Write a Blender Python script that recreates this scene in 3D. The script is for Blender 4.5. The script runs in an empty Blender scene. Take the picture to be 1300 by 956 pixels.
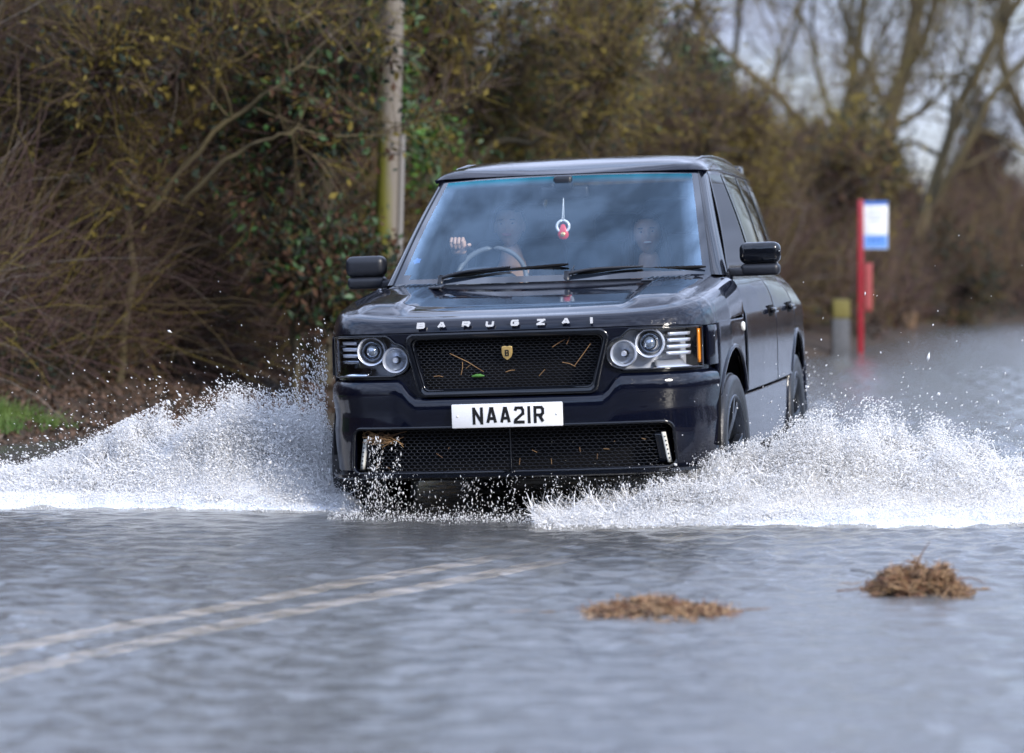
import bpy, bmesh, math, random
import numpy as np
from mathutils import Vector, Matrix, noise

# ------------------------------------------------------------------ camera, light
C = bpy.context.scene.collection
scene = bpy.context.scene
F, H, HX, HY = 4336.0, 1.43, 650.0, 300.0        # focal length in photo pixels, eye height, horizon
WATER = 0.13
cam_d = bpy.data.cameras.new('camera')
cam = bpy.data.objects.new('camera', cam_d); C.objects.link(cam)
cam.location = (0, 0, H); cam.rotation_euler = (math.radians(90), 0, 0)
cam_d.sensor_width = 36; cam_d.lens = 36 * F / 1300
cam_d.shift_x = 0; cam_d.shift_y = -(478 - HY) / 1300
cam_d.clip_start = 0.5; cam_d.clip_end = 3000
cam_d.dof.use_dof = True; cam_d.dof.focus_distance = 16.4; cam_d.dof.aperture_fstop = 2.0
scene.camera = cam

SUN_EL, SUN_AZ = math.radians(30), math.radians(138)   # azimuth from +Y clockwise: sun to the right, a little behind the camera
w = bpy.data.worlds.new('World'); scene.world = w; w.use_nodes = True
nt = w.node_tree; N = nt.nodes; L = nt.links
bg = N['Background']; bg.inputs['Strength'].default_value = 0.118
sky = N.new('ShaderNodeTexSky'); sky.sky_type = 'NISHITA'; sky.sun_disc = False
sky.sun_elevation = SUN_EL; sky.sun_rotation = SUN_AZ; sky.altitude = 50; sky.air_density = 1.0; sky.dust_density = 1.0; sky.ozone_density = 1.5
tc = N.new('ShaderNodeTexCoord'); mp = N.new('ShaderNodeMapping'); mp.inputs['Scale'].default_value = (1.0, 1.0, 2.6)
cn = N.new('ShaderNodeTexNoise'); cn.inputs['Scale'].default_value = 2.4; cn.inputs['Detail'].default_value = 8; cn.inputs['Roughness'].default_value = 0.55
cr = N.new('ShaderNodeValToRGB'); cr.color_ramp.elements[0].position = 0.30; cr.color_ramp.elements[1].position = 0.50
L.new(tc.outputs['Generated'], mp.inputs['Vector']); L.new(mp.outputs['Vector'], cn.inputs['Vector']); L.new(cn.outputs['Fac'], cr.inputs['Fac'])
cn2 = N.new('ShaderNodeTexNoise'); cn2.inputs['Scale'].default_value = 5.0; cn2.inputs['Detail'].default_value = 6
L.new(mp.outputs['Vector'], cn2.inputs['Vector'])
cc = N.new('ShaderNodeMix'); cc.data_type = 'RGBA'
cc.inputs['A'].default_value = (1.6, 2.05, 3.05, 1); cc.inputs['B'].default_value = (2.7, 3.0, 4.0, 1)
L.new(cn2.outputs['Fac'], cc.inputs['Factor'])
mx = N.new('ShaderNodeMix'); mx.data_type = 'RGBA'
L.new(cr.outputs['Color'], mx.inputs['Factor']); L.new(sky.outputs['Color'], mx.inputs['A']); L.new(cc.outputs['Result'], mx.inputs['B'])
sep = N.new('ShaderNodeSeparateXYZ'); mr_ = N.new('ShaderNodeMapRange'); mr_.inputs['From Min'].default_value = .08; mr_.inputs['From Max'].default_value = .40; mr_.inputs['To Min'].default_value = 1.35; mr_.inputs['To Max'].default_value = 3.4
L.new(tc.outputs['Generated'], sep.inputs[0]); L.new(sep.outputs['Z'], mr_.inputs['Value'])      # the cloud deck is brightest overhead
vm_ = N.new('ShaderNodeVectorMath'); vm_.operation = 'SCALE'; L.new(mx.outputs['Result'], vm_.inputs[0]); L.new(mr_.outputs['Result'], vm_.inputs['Scale']); cn3 = N.new('ShaderNodeTexNoise'); cn3.inputs['Scale'].default_value = 11; cn3.inputs['Detail'].default_value = 4; L.new(tc.outputs['Generated'], cn3.inputs['Vector'])
m3 = N.new('ShaderNodeMapRange'); m3.inputs['From Min'].default_value = .38; m3.inputs['From Max'].default_value = .62; m3.inputs['To Min'].default_value = .78; m3.inputs['To Max'].default_value = 1.45; L.new(cn3.outputs['Fac'], m3.inputs['Value'])
vm2 = N.new('ShaderNodeVectorMath'); vm2.operation = 'SCALE'; L.new(vm_.outputs['Vector'], vm2.inputs[0]); L.new(m3.outputs['Result'], vm2.inputs['Scale']); L.new(vm2.outputs['Vector'], bg.inputs['Color'])
sd = bpy.data.lights.new('sun', 'SUN'); sd.energy = 3.1; sd.angle = math.radians(9); sd.color = (1.0, 0.93, 0.84)
sun = bpy.data.objects.new('sun', sd); C.objects.link(sun)
sv = Vector((math.sin(SUN_AZ) * math.cos(SUN_EL), math.cos(SUN_AZ) * math.cos(SUN_EL), math.sin(SUN_EL)))
sun.rotation_euler = sv.to_track_quat('Z', 'Y').to_euler(); sun.location = (10, -5, 20)
vs = scene.view_settings
vs.view_transform = 'Standard'; vs.look = 'None'; vs.gamma = 1; vs.use_curve_mapping = False; vs.exposure = 0.5
scene.render.engine = 'CYCLES'
scene.cycles.max_bounces = 8; scene.cycles.transparent_max_bounces = 24; scene.cycles.caustics_reflective = False; scene.cycles.caustics_refractive = False
scene.cycles.use_denoising = True; scene.cycles.sample_clamp_indirect = 6

RNG = np.random.default_rng(7); random.seed(7)

# ------------------------------------------------------------------ helpers
def tag(o, label=None, cat=None, group=None, kind=None):
    for k, v in (('label', label), ('category', cat), ('group', group), ('kind', kind)):
        if v: o[k] = v
    return o
def empty(name, M=None, loc=(0, 0, 0)):
    o = bpy.data.objects.new(name, None); C.objects.link(o); o.empty_display_size = .2
    if M is not None: o.matrix_world = M
    else: o.location = loc
    return o
def mat(name, col, rough=.5, metal=0, spec=.5, coat=0, coat_rough=.03, var=0, vscale=20, bump=0, bscale=60, col2=None, emit=None, trans=0, ior=1.45, aniso=None, coords='Object'):
    m = bpy.data.materials.new(name); m.use_nodes = True
    t = m.node_tree; b = t.nodes['Principled BSDF']
    b.inputs['Base Color'].default_value = (*col, 1); b.inputs['Roughness'].default_value = rough; b.inputs['Metallic'].default_value = metal
    b.inputs['Specular IOR Level'].default_value = spec; b.inputs['Coat Weight'].default_value = coat; b.inputs['Coat Roughness'].default_value = coat_rough
    b.inputs['Transmission Weight'].default_value = trans; b.inputs['IOR'].default_value = ior
    if var or col2 or bump:
        tcn = t.nodes.new('ShaderNodeTexCoord'); nz = t.nodes.new('ShaderNodeTexNoise'); nz.inputs['Scale'].default_value = vscale; nz.inputs['Detail'].default_value = 5
        t.links.new(tcn.outputs[coords], nz.inputs['Vector'])
        if var or col2:
            r = t.nodes.new('ShaderNodeValToRGB'); r.color_ramp.elements[0].position = .35; r.color_ramp.elements[1].position = .65
            c2 = col2 or tuple(min(1, c * (1 + var)) for c in col); c1 = col if col2 else tuple(c * (1 - var) for c in col)
            r.color_ramp.elements[0].color = (*c1, 1); r.color_ramp.elements[1].color = (*c2, 1)
            t.links.new(nz.outputs['Fac'], r.inputs['Fac']); t.links.new(r.outputs['Color'], b.inputs['Base Color'])
        if bump:
            n2 = t.nodes.new('ShaderNodeTexNoise'); n2.inputs['Scale'].default_value = bscale; n2.inputs['Detail'].default_value = 4
            bp = t.nodes.new('ShaderNodeBump'); bp.inputs['Strength'].default_value = bump; bp.inputs['Distance'].default_value = .01
            t.links.new(tcn.outputs[coords], n2.inputs['Vector']); t.links.new(n2.outputs['Fac'], bp.inputs['Height']); t.links.new(bp.outputs['Normal'], b.inputs['Normal'])
    return m
def same_ior(t, fr, src=None, val=1.5):
    # the Fresnel node inverts the index on back faces; a thin pane mirrors the same from both sides
    g_ = t.nodes.new('ShaderNodeNewGeometry'); iv = t.nodes.new('ShaderNodeMath'); iv.operation = 'DIVIDE'; iv.inputs[0].default_value = 1; iv.inputs[1].default_value = val
    mf = t.nodes.new('ShaderNodeMix'); mf.data_type = 'FLOAT'; mf.inputs['A'].default_value = val
    if src is not None: t.links.new(src, iv.inputs[1]); t.links.new(src, mf.inputs['A'])
    t.links.new(g_.outputs['Backfacing'], mf.inputs['Factor']); t.links.new(iv.outputs[0], mf.inputs['B']); t.links.new(mf.outputs['Result'], fr.inputs['IOR'])
def glass(name, tint, refl=1.0, ior=1.5, rough=.0, alpha_col=None):
    """thin pane: Fresnel mix of clear (tinted) and mirror"""
    m = bpy.data.materials.new(name); m.use_nodes = True; t = m.node_tree; t.nodes.clear()
    o = t.nodes.new('ShaderNodeOutputMaterial'); mi = t.nodes.new('ShaderNodeMixShader'); fr = t.nodes.new('ShaderNodeFresnel'); fr.inputs['IOR'].default_value = ior
    same_ior(t, fr, None, ior)
    tr = t.nodes.new('ShaderNodeBsdfTransparent'); tr.inputs['Color'].default_value = (*tint, 1)
    gl = t.nodes.new('ShaderNodeBsdfGlossy'); gl.inputs['Roughness'].default_value = rough; gl.inputs['Color'].default_value = (refl, refl, refl, 1)
    t.links.new(fr.outputs[0], mi.inputs[0]); t.links.new(tr.outputs[0], mi.inputs[1]); t.links.new(gl.outputs[0], mi.inputs[2]); t.links.new(mi.outputs[0], o.inputs[0])
    return m
def arr_mesh(name, V, Fa, m, parent=None, smooth=True, midx=None, M=None):
    V = np.asarray(V, dtype=np.float32).reshape(-1, 3); me = bpy.data.meshes.new(name)
    groups = Fa if isinstance(Fa, list) else [Fa]
    groups = [np.asarray(g, dtype=np.int32) for g in groups if len(g)]
    loops = np.concatenate([g.ravel() for g in groups]); tot = np.concatenate([np.full(len(g), g.shape[1], dtype=np.int32) for g in groups])
    start = np.concatenate([[0], np.cumsum(tot)[:-1]]).astype(np.int32)
    me.vertices.add(len(V)); me.vertices.foreach_set('co', V.ravel())
    me.loops.add(len(loops)); me.loops.foreach_set('vertex_index', loops)
    me.polygons.add(len(tot)); me.polygons.foreach_set('loop_start', start); me.polygons.foreach_set('loop_total', tot)
    if midx is not None: me.polygons.foreach_set('material_index', np.asarray(midx, dtype=np.int32))
    me.polygons.foreach_set('use_smooth', np.full(len(tot), smooth))
    for x in (m if isinstance(m, (list, tuple)) else [m]): me.materials.append(x)
    me.update(calc_edges=True); me.validate()
    o = bpy.data.objects.new(name, me); C.objects.link(o)
    if parent: o.parent = parent
    if M is not None: o.matrix_world = M
    return o
def bm_obj(name, bm, m, parent=None, smooth=False, M=None):
    me = bpy.data.meshes.new(name); bm.to_mesh(me); bm.free()
    for x in (m if isinstance(m, (list, tuple)) else [m]): me.materials.append(x)
    me.polygons.foreach_set('use_smooth', [smooth] * len(me.polygons))
    o = bpy.data.objects.new(name, me); C.objects.link(o)
    if parent: o.parent = parent
    if M is not None: o.matrix_world = M
    return o
def grid_faces(n, m_, close_m=False):
    i = np.arange(n - 1)[:, None]; j = np.arange(m_ if close_m else m_ - 1)[None, :]; j2 = (j + 1) % m_
    return np.stack([i * m_ + j, i * m_ + j2, (i + 1) * m_ + j2, (i + 1) * m_ + j], -1).reshape(-1, 4)
def grid(name, P, m, parent=None, flip=False, smooth=True, midx=None):
    P = np.asarray(P, float); Fc = grid_faces(P.shape[0], P.shape[1])
    if flip: Fc = Fc[:, ::-1]
    return arr_mesh(name, P, Fc, m, parent, smooth, midx)
def bake(o, smooth_angle=None):
    dg = bpy.context.evaluated_depsgraph_get(); e = o.evaluated_get(dg)
    me = bpy.data.meshes.new_from_object(e, depsgraph=dg); o.modifiers.clear(); o.data = me
    return o
def solid(o, th, offset=-1):
    md = o.modifiers.new('s', 'SOLIDIFY'); md.thickness = th; md.offset = offset; md.use_even_offset = True; return o
def bevel(o, wd, seg=2, ang=35):
    md = o.modifiers.new('b', 'BEVEL'); md.width = wd; md.segments = seg; md.limit_method = 'ANGLE'; md.angle_limit = math.radians(ang); md.harden_normals = False; return o
def cut(o, cutters):
    for c in cutters:
        md = o.modifiers.new('c', 'BOOLEAN'); md.operation = 'DIFFERENCE'; md.object = c; md.solver = 'EXACT'
    bpy.context.view_layer.update(); bake(o)
    return o
def drop(cs):
    for c in cs: bpy.data.objects.remove(c, do_unlink=True)
def autosmooth(o, ang=35):
    me = o.data; bm = bmesh.new(); bm.from_mesh(me)
    for f in bm.faces: f.smooth = True
    for e in bm.edges:
        e.smooth = not (len(e.link_faces) == 2 and e.calc_face_angle(0) > math.radians(ang))
    bm.to_mesh(me); bm.free(); return o
def prism(name, pts, axis, a, b, m=None, parent=None):
    """polygon pts (2-D) extruded from a to b along axis; the 2-D axes are the remaining two in order"""
    bm = bmesh.new(); ax_ = {'x': 0, 'y': 1, 'z': 2}[axis]; oth = [i for i in range(3) if i != ax_]
    def mk(v):
        out = []
        for p in pts:
            q = [0, 0, 0]; q[ax_] = v; q[oth[0]] = p[0]; q[oth[1]] = p[1]; out.append(bm.verts.new(q))
        return out
    A, B = mk(a), mk(b); n = len(pts)
    bm.faces.new(A); bm.faces.new(B[::-1])
    for i in range(n): bm.faces.new((A[i], B[i], B[(i + 1) % n], A[(i + 1) % n]))
    bmesh.ops.recalc_face_normals(bm, faces=bm.faces)
    return bm_obj(name, bm, m or [], parent)
def rbox_bm(bm, c, s, r=.01, seg=3, rot=None):
    ret = bmesh.ops.create_cube(bm, size=1); vs_ = ret['verts']
    for v in vs_: v.co = Vector((v.co.x * s[0], v.co.y * s[1], v.co.z * s[2]))
    if r > 0:
        es = list({e for v in vs_ for e in v.link_edges})
        rr = bmesh.ops.bevel(bm, geom=es, offset=min(r, min(s) * .49), segments=seg, profile=.5, affect='EDGES')
        vs_ = list({v for f in rr['faces'] for v in f.verts} | {v for v in vs_ if v.is_valid})
    for v in vs_:
        q = rot @ v.co if rot else v.co
        v.co = q + Vector(c)
    return vs_
def rbox(name, c, s, m, parent=None, r=.01, seg=3, rot=None, smooth=True, M=None):
    bm = bmesh.new(); rbox_bm(bm, c, s, r, seg, rot); o = bm_obj(name, bm, m, parent, smooth, M)
    return autosmooth(o, 40)
def tube_arr(P, R, sides=4, cap=False):
    """P (N,n,3) polylines, R (N,n) radii -> verts, quads"""
    P = np.asarray(P, float); R = np.asarray(R, float)
    if P.ndim == 2: P = P[None]; R = R[None]
    Nn, n, _ = P.shape; T = np.gradient(P, axis=1); T /= np.linalg.norm(T, axis=2, keepdims=True) + 1e-9
    ref = np.where(np.abs(T[:, :1, 2:3]) > .9, np.array([1., 0, 0]), np.array([0, 0, 1.])); ref = np.broadcast_to(ref, T.shape)
    A = np.cross(T, ref); A /= np.linalg.norm(A, axis=2, keepdims=True) + 1e-9; B = np.cross(T, A)
    an = np.arange(sides) / sides * 2 * np.pi
    V = P[:, :, None] + R[:, :, None, None] * (A[:, :, None] * np.cos(an)[None, None, :, None] + B[:, :, None] * np.sin(an)[None, None, :, None])
    f = grid_faces(n, sides, True); Fc = (f[None] + (np.arange(Nn) * n * sides)[:, None, None]).reshape(-1, 4)
    return V.reshape(-1, 3), Fc
class Bag:
    def __init__(s): s.V = []; s.F = []; s.m = []; s.n = 0
    def add(s, V, Fc, mi=0):
        V = np.asarray(V).reshape(-1, 3); Fc = np.asarray(Fc)
        s.V.append(V); s.F.append(Fc + s.n); s.m.append(np.full(len(Fc), mi)); s.n += len(V)
    def tube(s, P, R, sides=6, mi=0):
        P = np.asarray(P, float); R = np.broadcast_to(np.asarray(R, float), P.shape[:-1]); s.add(*tube_arr(P, R, sides), mi)
    def build(s, name, m, parent=None, smooth=True, M=None):
        return arr_mesh(name, np.concatenate(s.V), np.concatenate(s.F), m, parent, smooth, np.concatenate(s.m), M)
def lathe(prof, axis='x', seg=32, c=(0, 0, 0)):
    """profile (a, r): a along the axis"""
    prof = np.asarray(prof, float); an = np.arange(seg) / seg * 2 * np.pi
    a = np.repeat(prof[:, 0][:, None], seg, 1); u = prof[:, 1][:, None] * np.cos(an); v = prof[:, 1][:, None] * np.sin(an)
    V = np.stack({'x': (a, u, v), 'y': (u, a, v), 'z': (u, v, a)}[axis], -1).reshape(-1, 3) + np.array(c)
    return V, grid_faces(len(prof), seg, True)
def sm(x, a, b):
    t = np.clip((np.asarray(x, float) - a) / (b - a), 0, 1); return t * t * (3 - 2 * t)
def wp(px, py, D): return np.array([(px - HX) / F * D, D, H - (py - HY) / F * D])
def spline(pts, n):
    pts = np.asarray(pts, float); k = len(pts); t = np.linspace(0, k - 1, n); i = np.clip(t.astype(int), 0, k - 2); f = (t - i)[:, None]
    g = lambda j: pts[np.clip(j, 0, k - 1)]
    p0, p1, p2, p3 = g(i - 1), g(i), g(i + 1), g(i + 2)
    return .5 * (2 * p1 + (p2 - p0) * f + (2 * p0 - 5 * p1 + 4 * p2 - p3) * f ** 2 + (3 * p1 - p0 - 3 * p2 + p3) * f ** 3)

# ------------------------------------------------------------------ materials
M_paint = mat('black_paint', (.002, .003, .009), .5, spec=.02, coat=1, coat_rough=.02)
t = M_paint.node_tree; b_ = t.nodes['Principled BSDF']; b_.inputs['Coat IOR'].default_value = 1.45      # dried spray and droplets on the paint
tcn = t.nodes.new('ShaderNodeTexCoord'); vo = t.nodes.new('ShaderNodeTexVoronoi'); vo.inputs['Scale'].default_value = 95
nz = t.nodes.new('ShaderNodeTexNoise'); nz.inputs['Scale'].default_value = 7; nz.inputs['Detail'].default_value = 5
cr_ = t.nodes.new('ShaderNodeValToRGB'); cr_.color_ramp.elements[0].position = .08; cr_.color_ramp.elements[0].color = (1, 1, 1, 1); cr_.color_ramp.elements[1].position = .22; cr_.color_ramp.elements[1].color = (0, 0, 0, 1)
mu = t.nodes.new('ShaderNodeMath'); mu.operation = 'MULTIPLY'
r2 = t.nodes.new('ShaderNodeMapRange'); r2.inputs['From Min'].default_value = .42; r2.inputs['From Max'].default_value = .7
t.links.new(tcn.outputs['Object'], vo.inputs['Vector']); t.links.new(tcn.outputs['Object'], nz.inputs['Vector'])
t.links.new(vo.outputs['Distance'], cr_.inputs['Fac']); t.links.new(nz.outputs['Fac'], r2.inputs['Value'])
t.links.new(cr_.outputs['Color'], mu.inputs[0]); t.links.new(r2.outputs['Result'], mu.inputs[1])
bp = t.nodes.new('ShaderNodeBump'); bp.inputs['Strength'].default_value = .35; bp.inputs['Distance'].default_value = .002
t.links.new(mu.outputs[0], bp.inputs['Height']); t.links.new(bp.outputs['Normal'], b_.inputs['Coat Normal'])
r3 = t.nodes.new('ShaderNodeMapRange'); r3.inputs['From Min'].default_value = .35; r3.inputs['From Max'].default_value = .75; r3.inputs['To Min'].default_value = .015; r3.inputs['To Max'].default_value = .12
t.links.new(nz.outputs['Fac'], r3.inputs['Value']); t.links.new(r3.outputs['Result'], b_.inputs['Coat Roughness'])
M_gloss = mat('gloss_black_trim', (.003, .004, .007), .4, spec=.05, coat=1)
M_satin = mat('satin_black_plastic', (.012, .014, .02), .38, bump=.1, bscale=300)
M_matte = mat('matte_black', (.006, .006, .007), .8, spec=.2)
M_rubber = mat('wet_tyre_rubber', (.016, .017, .02), .33, bump=.3, bscale=80)
M_rim = mat('dark_alloy', (.10, .11, .13), .25, metal=.9)
M_chrome = mat('chrome', (.75, .77, .8), .12, metal=1)
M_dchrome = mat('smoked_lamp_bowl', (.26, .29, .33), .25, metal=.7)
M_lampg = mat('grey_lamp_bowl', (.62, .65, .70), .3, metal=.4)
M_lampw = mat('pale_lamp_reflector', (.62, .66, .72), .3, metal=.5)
M_lens = glass('lamp_lens', (.96, .97, 1.0), ior=1.45)
M_ball = mat('projector_glass', (.25, .3, .36), .05, metal=.6, coat=1)
M_amber = mat('amber_lens', (.85, .28, .02), .25, coat=.8)
M_white = mat('plate_white', (.78, .79, .8), .35, coat=.3)
M_black = mat('plate_black', (.006, .006, .006), .4)
M_letter = mat('silver_letters', (.8, .82, .85), .25, metal=.3)
M_gold = mat('gold_badge', (.75, .52, .2), .3, metal=.7)
M_led = mat('running_lamp_strip', (.72, .72, .66), .3, coat=.5)
M_wind = glass('windscreen_glass', (.84, .9, .94), ior=1.68)
t = M_wind.node_tree; at_ = t.nodes.new('ShaderNodeAttribute'); at_.attribute_name = 'coating'; at2 = t.nodes.new('ShaderNodeAttribute'); at2.attribute_name = 'rim'     # heat-reflecting coating along the top; the side strips' reflected glow is built into the glass
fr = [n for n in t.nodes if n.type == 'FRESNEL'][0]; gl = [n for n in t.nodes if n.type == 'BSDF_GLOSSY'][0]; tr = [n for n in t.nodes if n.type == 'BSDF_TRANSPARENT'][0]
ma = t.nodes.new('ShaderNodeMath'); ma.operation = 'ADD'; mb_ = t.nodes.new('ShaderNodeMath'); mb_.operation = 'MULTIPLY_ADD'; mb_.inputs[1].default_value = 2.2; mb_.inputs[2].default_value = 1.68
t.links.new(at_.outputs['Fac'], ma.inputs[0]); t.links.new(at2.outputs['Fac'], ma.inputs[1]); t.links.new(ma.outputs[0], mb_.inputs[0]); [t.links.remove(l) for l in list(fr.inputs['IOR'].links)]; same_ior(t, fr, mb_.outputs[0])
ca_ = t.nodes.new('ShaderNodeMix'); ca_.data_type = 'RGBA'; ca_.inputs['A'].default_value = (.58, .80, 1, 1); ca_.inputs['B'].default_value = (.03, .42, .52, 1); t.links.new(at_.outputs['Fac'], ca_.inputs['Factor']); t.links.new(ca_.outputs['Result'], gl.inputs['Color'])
M_side = glass('dark_side_glass', (.05, .06, .08), ior=1.55, refl=.8)
M_frit = mat('windscreen_frit', (.008, .012, .02), .06, coat=1)
M_int = mat('dark_interior_trim', (.022, .024, .03), .6, bump=.2)
M_leather = mat('black_leather', (.018, .018, .02), .45, bump=.25, bscale=120)
M_skin = mat('skin', (.50, .31, .22), .5, var=.08, vscale=30)
M_hair = mat('dark_hair', (.026, .016, .011), .45)
M_cloth = mat('dark_jacket_cloth', (.02, .022, .03), .85, var=.3, vscale=15)
M_red = mat('red_plastic', (.72, .03, .035), .35)
M_straw = mat('straw', (.36, .22, .1), .7, col2=(.16, .085, .04), vscale=9)
M_green = mat('green_leaf', (.06, .18, .03), .5)
# ------------------------------------------------------------------ road, ground, water
EDGE = np.array([(-30, -25), (-17, -5), (-10, 7.5), (-5.4, 17), (-3.25, 20.8), (-1.3, 25), (1, 31), (3.6, 37.3), (5, 43), (6.2, 48.4), (7.7, 51.3), (13, 57), (30, 74), (90, 130), (300, 300)], float)
EDG = spline(EDGE, 160)
def edge_dist(X, Y):
    """signed distance to the left road edge; positive on the verge side"""
    P = np.stack([X.ravel(), Y.ravel()], 1); best = np.full(len(P), 1e9); sg = np.zeros(len(P))
    for a, b in zip(EDG[:-1], EDG[1:]):
        d = b - a; l2 = d @ d; tt = np.clip(((P - a) @ d) / l2, 0, 1); q = a + tt[:, None] * d; v = P - q; dist = np.hypot(v[:, 0], v[:, 1])
        s = d[0] * (P[:, 1] - a[1]) - d[1] * (P[:, 0] - a[0]); k = dist < best; best[k] = dist[k]; sg[k] = np.sign(s[k])
    return (best * sg).reshape(X.shape)
def vnoise(X, Y, sc, seed=0, octv=3):
    out = np.zeros(X.shape); r = np.random.default_rng(seed); amp = 1
    for o in range(octv):
        tb = r.random((64, 64)); u = X / sc * 2 ** o; v = Y / sc * 2 ** o; i = np.floor(u).astype(int); j = np.floor(v).astype(int); a = u - i; b = v - j
        a = a * a * (3 - 2 * a); b = b * b * (3 - 2 * b); g = lambda p, q: tb[p % 64, q % 64]
        out += amp * ((g(i, j) * (1 - a) + g(i + 1, j) * a) * (1 - b) + (g(i, j + 1) * (1 - a) + g(i + 1, j + 1) * a) * b - .5); amp *= .5
    return out
def ground_z(X, Y):
    d = edge_dist(X, Y)
    left = np.interp(d, [-.6, -.1, .25, .8, 2.5, 5, 12], [-.10, .05, .17, .30, .55, .9, 1.1])
    right = np.interp(-d, [0, 14, 15, 16, 20, 40], [-.10, -.10, .18, .3, .35, .4])
    z = np.where(d > -.6, left, right)
    return z + vnoise(X, Y, .9, 3) * .10 * sm(np.abs(d), .1, .9) * (d > 0) + vnoise(X, Y, .9, 3) * .03 * (d < -14.5)
gx = np.unique(np.concatenate([np.linspace(-1500, -20, 16), np.linspace(-20, 30, 150), np.linspace(30, 1500, 16)]))
gy = np.unique(np.concatenate([np.linspace(-300, -30, 8), np.linspace(-30, 15, 45), np.linspace(15, 62, 160), np.linspace(62, 2500, 24)]))
X, Y = np.meshgrid(gx, gy); Z = ground_z(X, Y)
M_soil = mat('leaf_littered_soil', (.022, .016, .011), .95, col2=(.055, .036, .022), vscale=5, bump=.5, bscale=30)
g = grid('ground', np.stack([X, Y, Z], -1), M_soil); tag(g, kind='structure')
# road strip under the flood
M_asph = mat('wet_asphalt', (.035, .034, .034), .7, col2=(.06, .055, .05), vscale=3, bump=.4, bscale=120)
tan = np.gradient(EDG, axis=0); tan /= np.linalg.norm(tan, axis=1, keepdims=True); nrm = np.stack([tan[:, 1], -tan[:, 0]], 1)
offs = np.array([.5, 1, 2, 4, 6, 8, 10, 13.5])
P = np.concatenate([EDG[:, None] + nrm[:, None] * offs[None, :, None], np.full((len(EDG), len(offs), 1), -.05)], 2)
r = grid('road', P, M_asph, flip=True); tag(r, kind='structure')
# double centre line: seen through the shallow flood, slightly worn
M_line = mat('worn_road_paint', (.80, .64, .44), .7, col2=(.50, .40, .28), vscale=14)
def line_pts(pp):
    out = []
    for px, py in pp:
        D = (H + .046) * F / (py - HY); out.append(((px - HX) / F * D, D))
    return spline(out, 420)
for pp in ([(-330, 905), (-160, 866), (0, 826), (150, 796), (300, 768), (450, 739), (600, 713), (740, 687), (850, 668), (1000, 640)],
           [(-330, 952), (-160, 905), (0, 857), (150, 823), (300, 791), (450, 761), (600, 733), (740, 706), (860, 684), (1010, 655)]):
    c = line_pts(pp); tn = np.gradient(c, axis=0); tn /= np.linalg.norm(tn, axis=1, keepdims=True); nn = np.stack([tn[:, 1], -tn[:, 0]], 1)
    hw = .078 + .020 * vnoise(c[:, 0] * 2, c[:, 1], .10, 9)[:, None]; c = c + nn * .022 * vnoise(c[:, 0], c[:, 1] * 1.5, .09, 19, 2)[:, None]
    P = np.stack([np.c_[c - nn * hw, np.full(420, -.046)], np.c_[c + nn * hw, np.full(420, -.046)]], 1)
    o = grid('road_marking', P, M_line, flip=True); tag(o, kind='structure')

M_water = bpy.data.materials.new('flood_water'); M_water.use_nodes = True
t = M_water.node_tree; t.nodes.clear(); NN = t.nodes.new; LL = t.links.new
out = NN('ShaderNodeOutputMaterial'); m1 = NN('ShaderNodeMixShader'); m2 = NN('ShaderNodeMixShader'); fr = NN('ShaderNodeFresnel'); fr.inputs['IOR'].default_value = 1.333
gl = NN('ShaderNodeBsdfGlossy'); gl.inputs['Roughness'].default_value = .19; gl.inputs['Color'].default_value = (.95, .96, .95, 1)
tr = NN('ShaderNodeBsdfTransparent'); tr.inputs['Color'].default_value = (.88, .84, .76, 1)
df = NN('ShaderNodeBsdfDiffuse'); df.inputs['Color'].default_value = (.14, .14, .138, 1)
m2.inputs[0].default_value = .45
tcn = NN('ShaderNodeTexCoord'); n1 = NN('ShaderNodeTexNoise'); n1.inputs['Scale'].default_value = 9; n1.inputs['Detail'].default_value = 5; n1.inputs['Roughness'].default_value = .5
mpn = NN('ShaderNodeMapping'); mpn.inputs['Scale'].default_value = (.7, 1.5, 1)
LL(tcn.outputs['Object'], mpn.inputs['Vector']); LL(mpn.outputs['Vector'], n1.inputs['Vector'])
bp = NN('ShaderNodeBump'); bp.inputs['Strength'].default_value = 1.0; bp.inputs['Distance'].default_value = .013
same_ior(t, fr, None, 1.333)
LL(n1.outputs['Fac'], bp.inputs['Height'])
for nd in (fr, gl): LL(bp.outputs['Normal'], nd.inputs['Normal'])
LL(tr.outputs[0], m2.inputs[1]); LL(df.outputs[0], m2.inputs[2]); LL(fr.outputs[0], m1.inputs[0]); LL(m2.outputs[0], m1.inputs[1]); LL(gl.outputs[0], m1.inputs[2]); LL(m1.outputs[0], out.inputs[0])
wx = np.unique(np.concatenate([np.linspace(-60, -5, 30), np.linspace(-5, 6, 330), np.linspace(6, 40, 40), np.linspace(40, 150, 6)]))
wy = np.unique(np.concatenate([np.linspace(-30, 7, 30), np.linspace(7, 19, 420), np.linspace(19, 34, 200), np.linspace(34, 70, 80), np.linspace(70, 200, 8)]))
X, Y = np.meshgrid(wx, wy); Z = np.zeros_like(X); rw = np.random.default_rng(11)
cxw, cyw = .15, 17.2
for k in range(46):
    lam = .05 * 6 ** rw.random(); an = rw.normal(math.pi / 2, .75); ph = rw.uniform(0, 6.28); amp = .0066 * lam ** 1.0
    if k % 3 == 0:   # rings spreading from the car
        ox_, oy_ = cxw + rw.normal(0, .9), cyw + rw.normal(0, .7); Rr = np.hypot(X - ox_, Y - oy_); Z += amp * 1.1 * np.sin(Rr * 6.28 / lam + ph) * np.exp(-((Rr - 2) / 5) ** 2)
    else: Z += amp * np.sin((X * math.cos(an) + Y * math.sin(an)) * 6.28 / lam + ph + 1.5 * vnoise(X, Y, 1.3, k, 1))
Z *= .55 + 1.1 * np.clip(vnoise(X, Y, 2.2, 5, 2) + .5, 0, 1)
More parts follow.
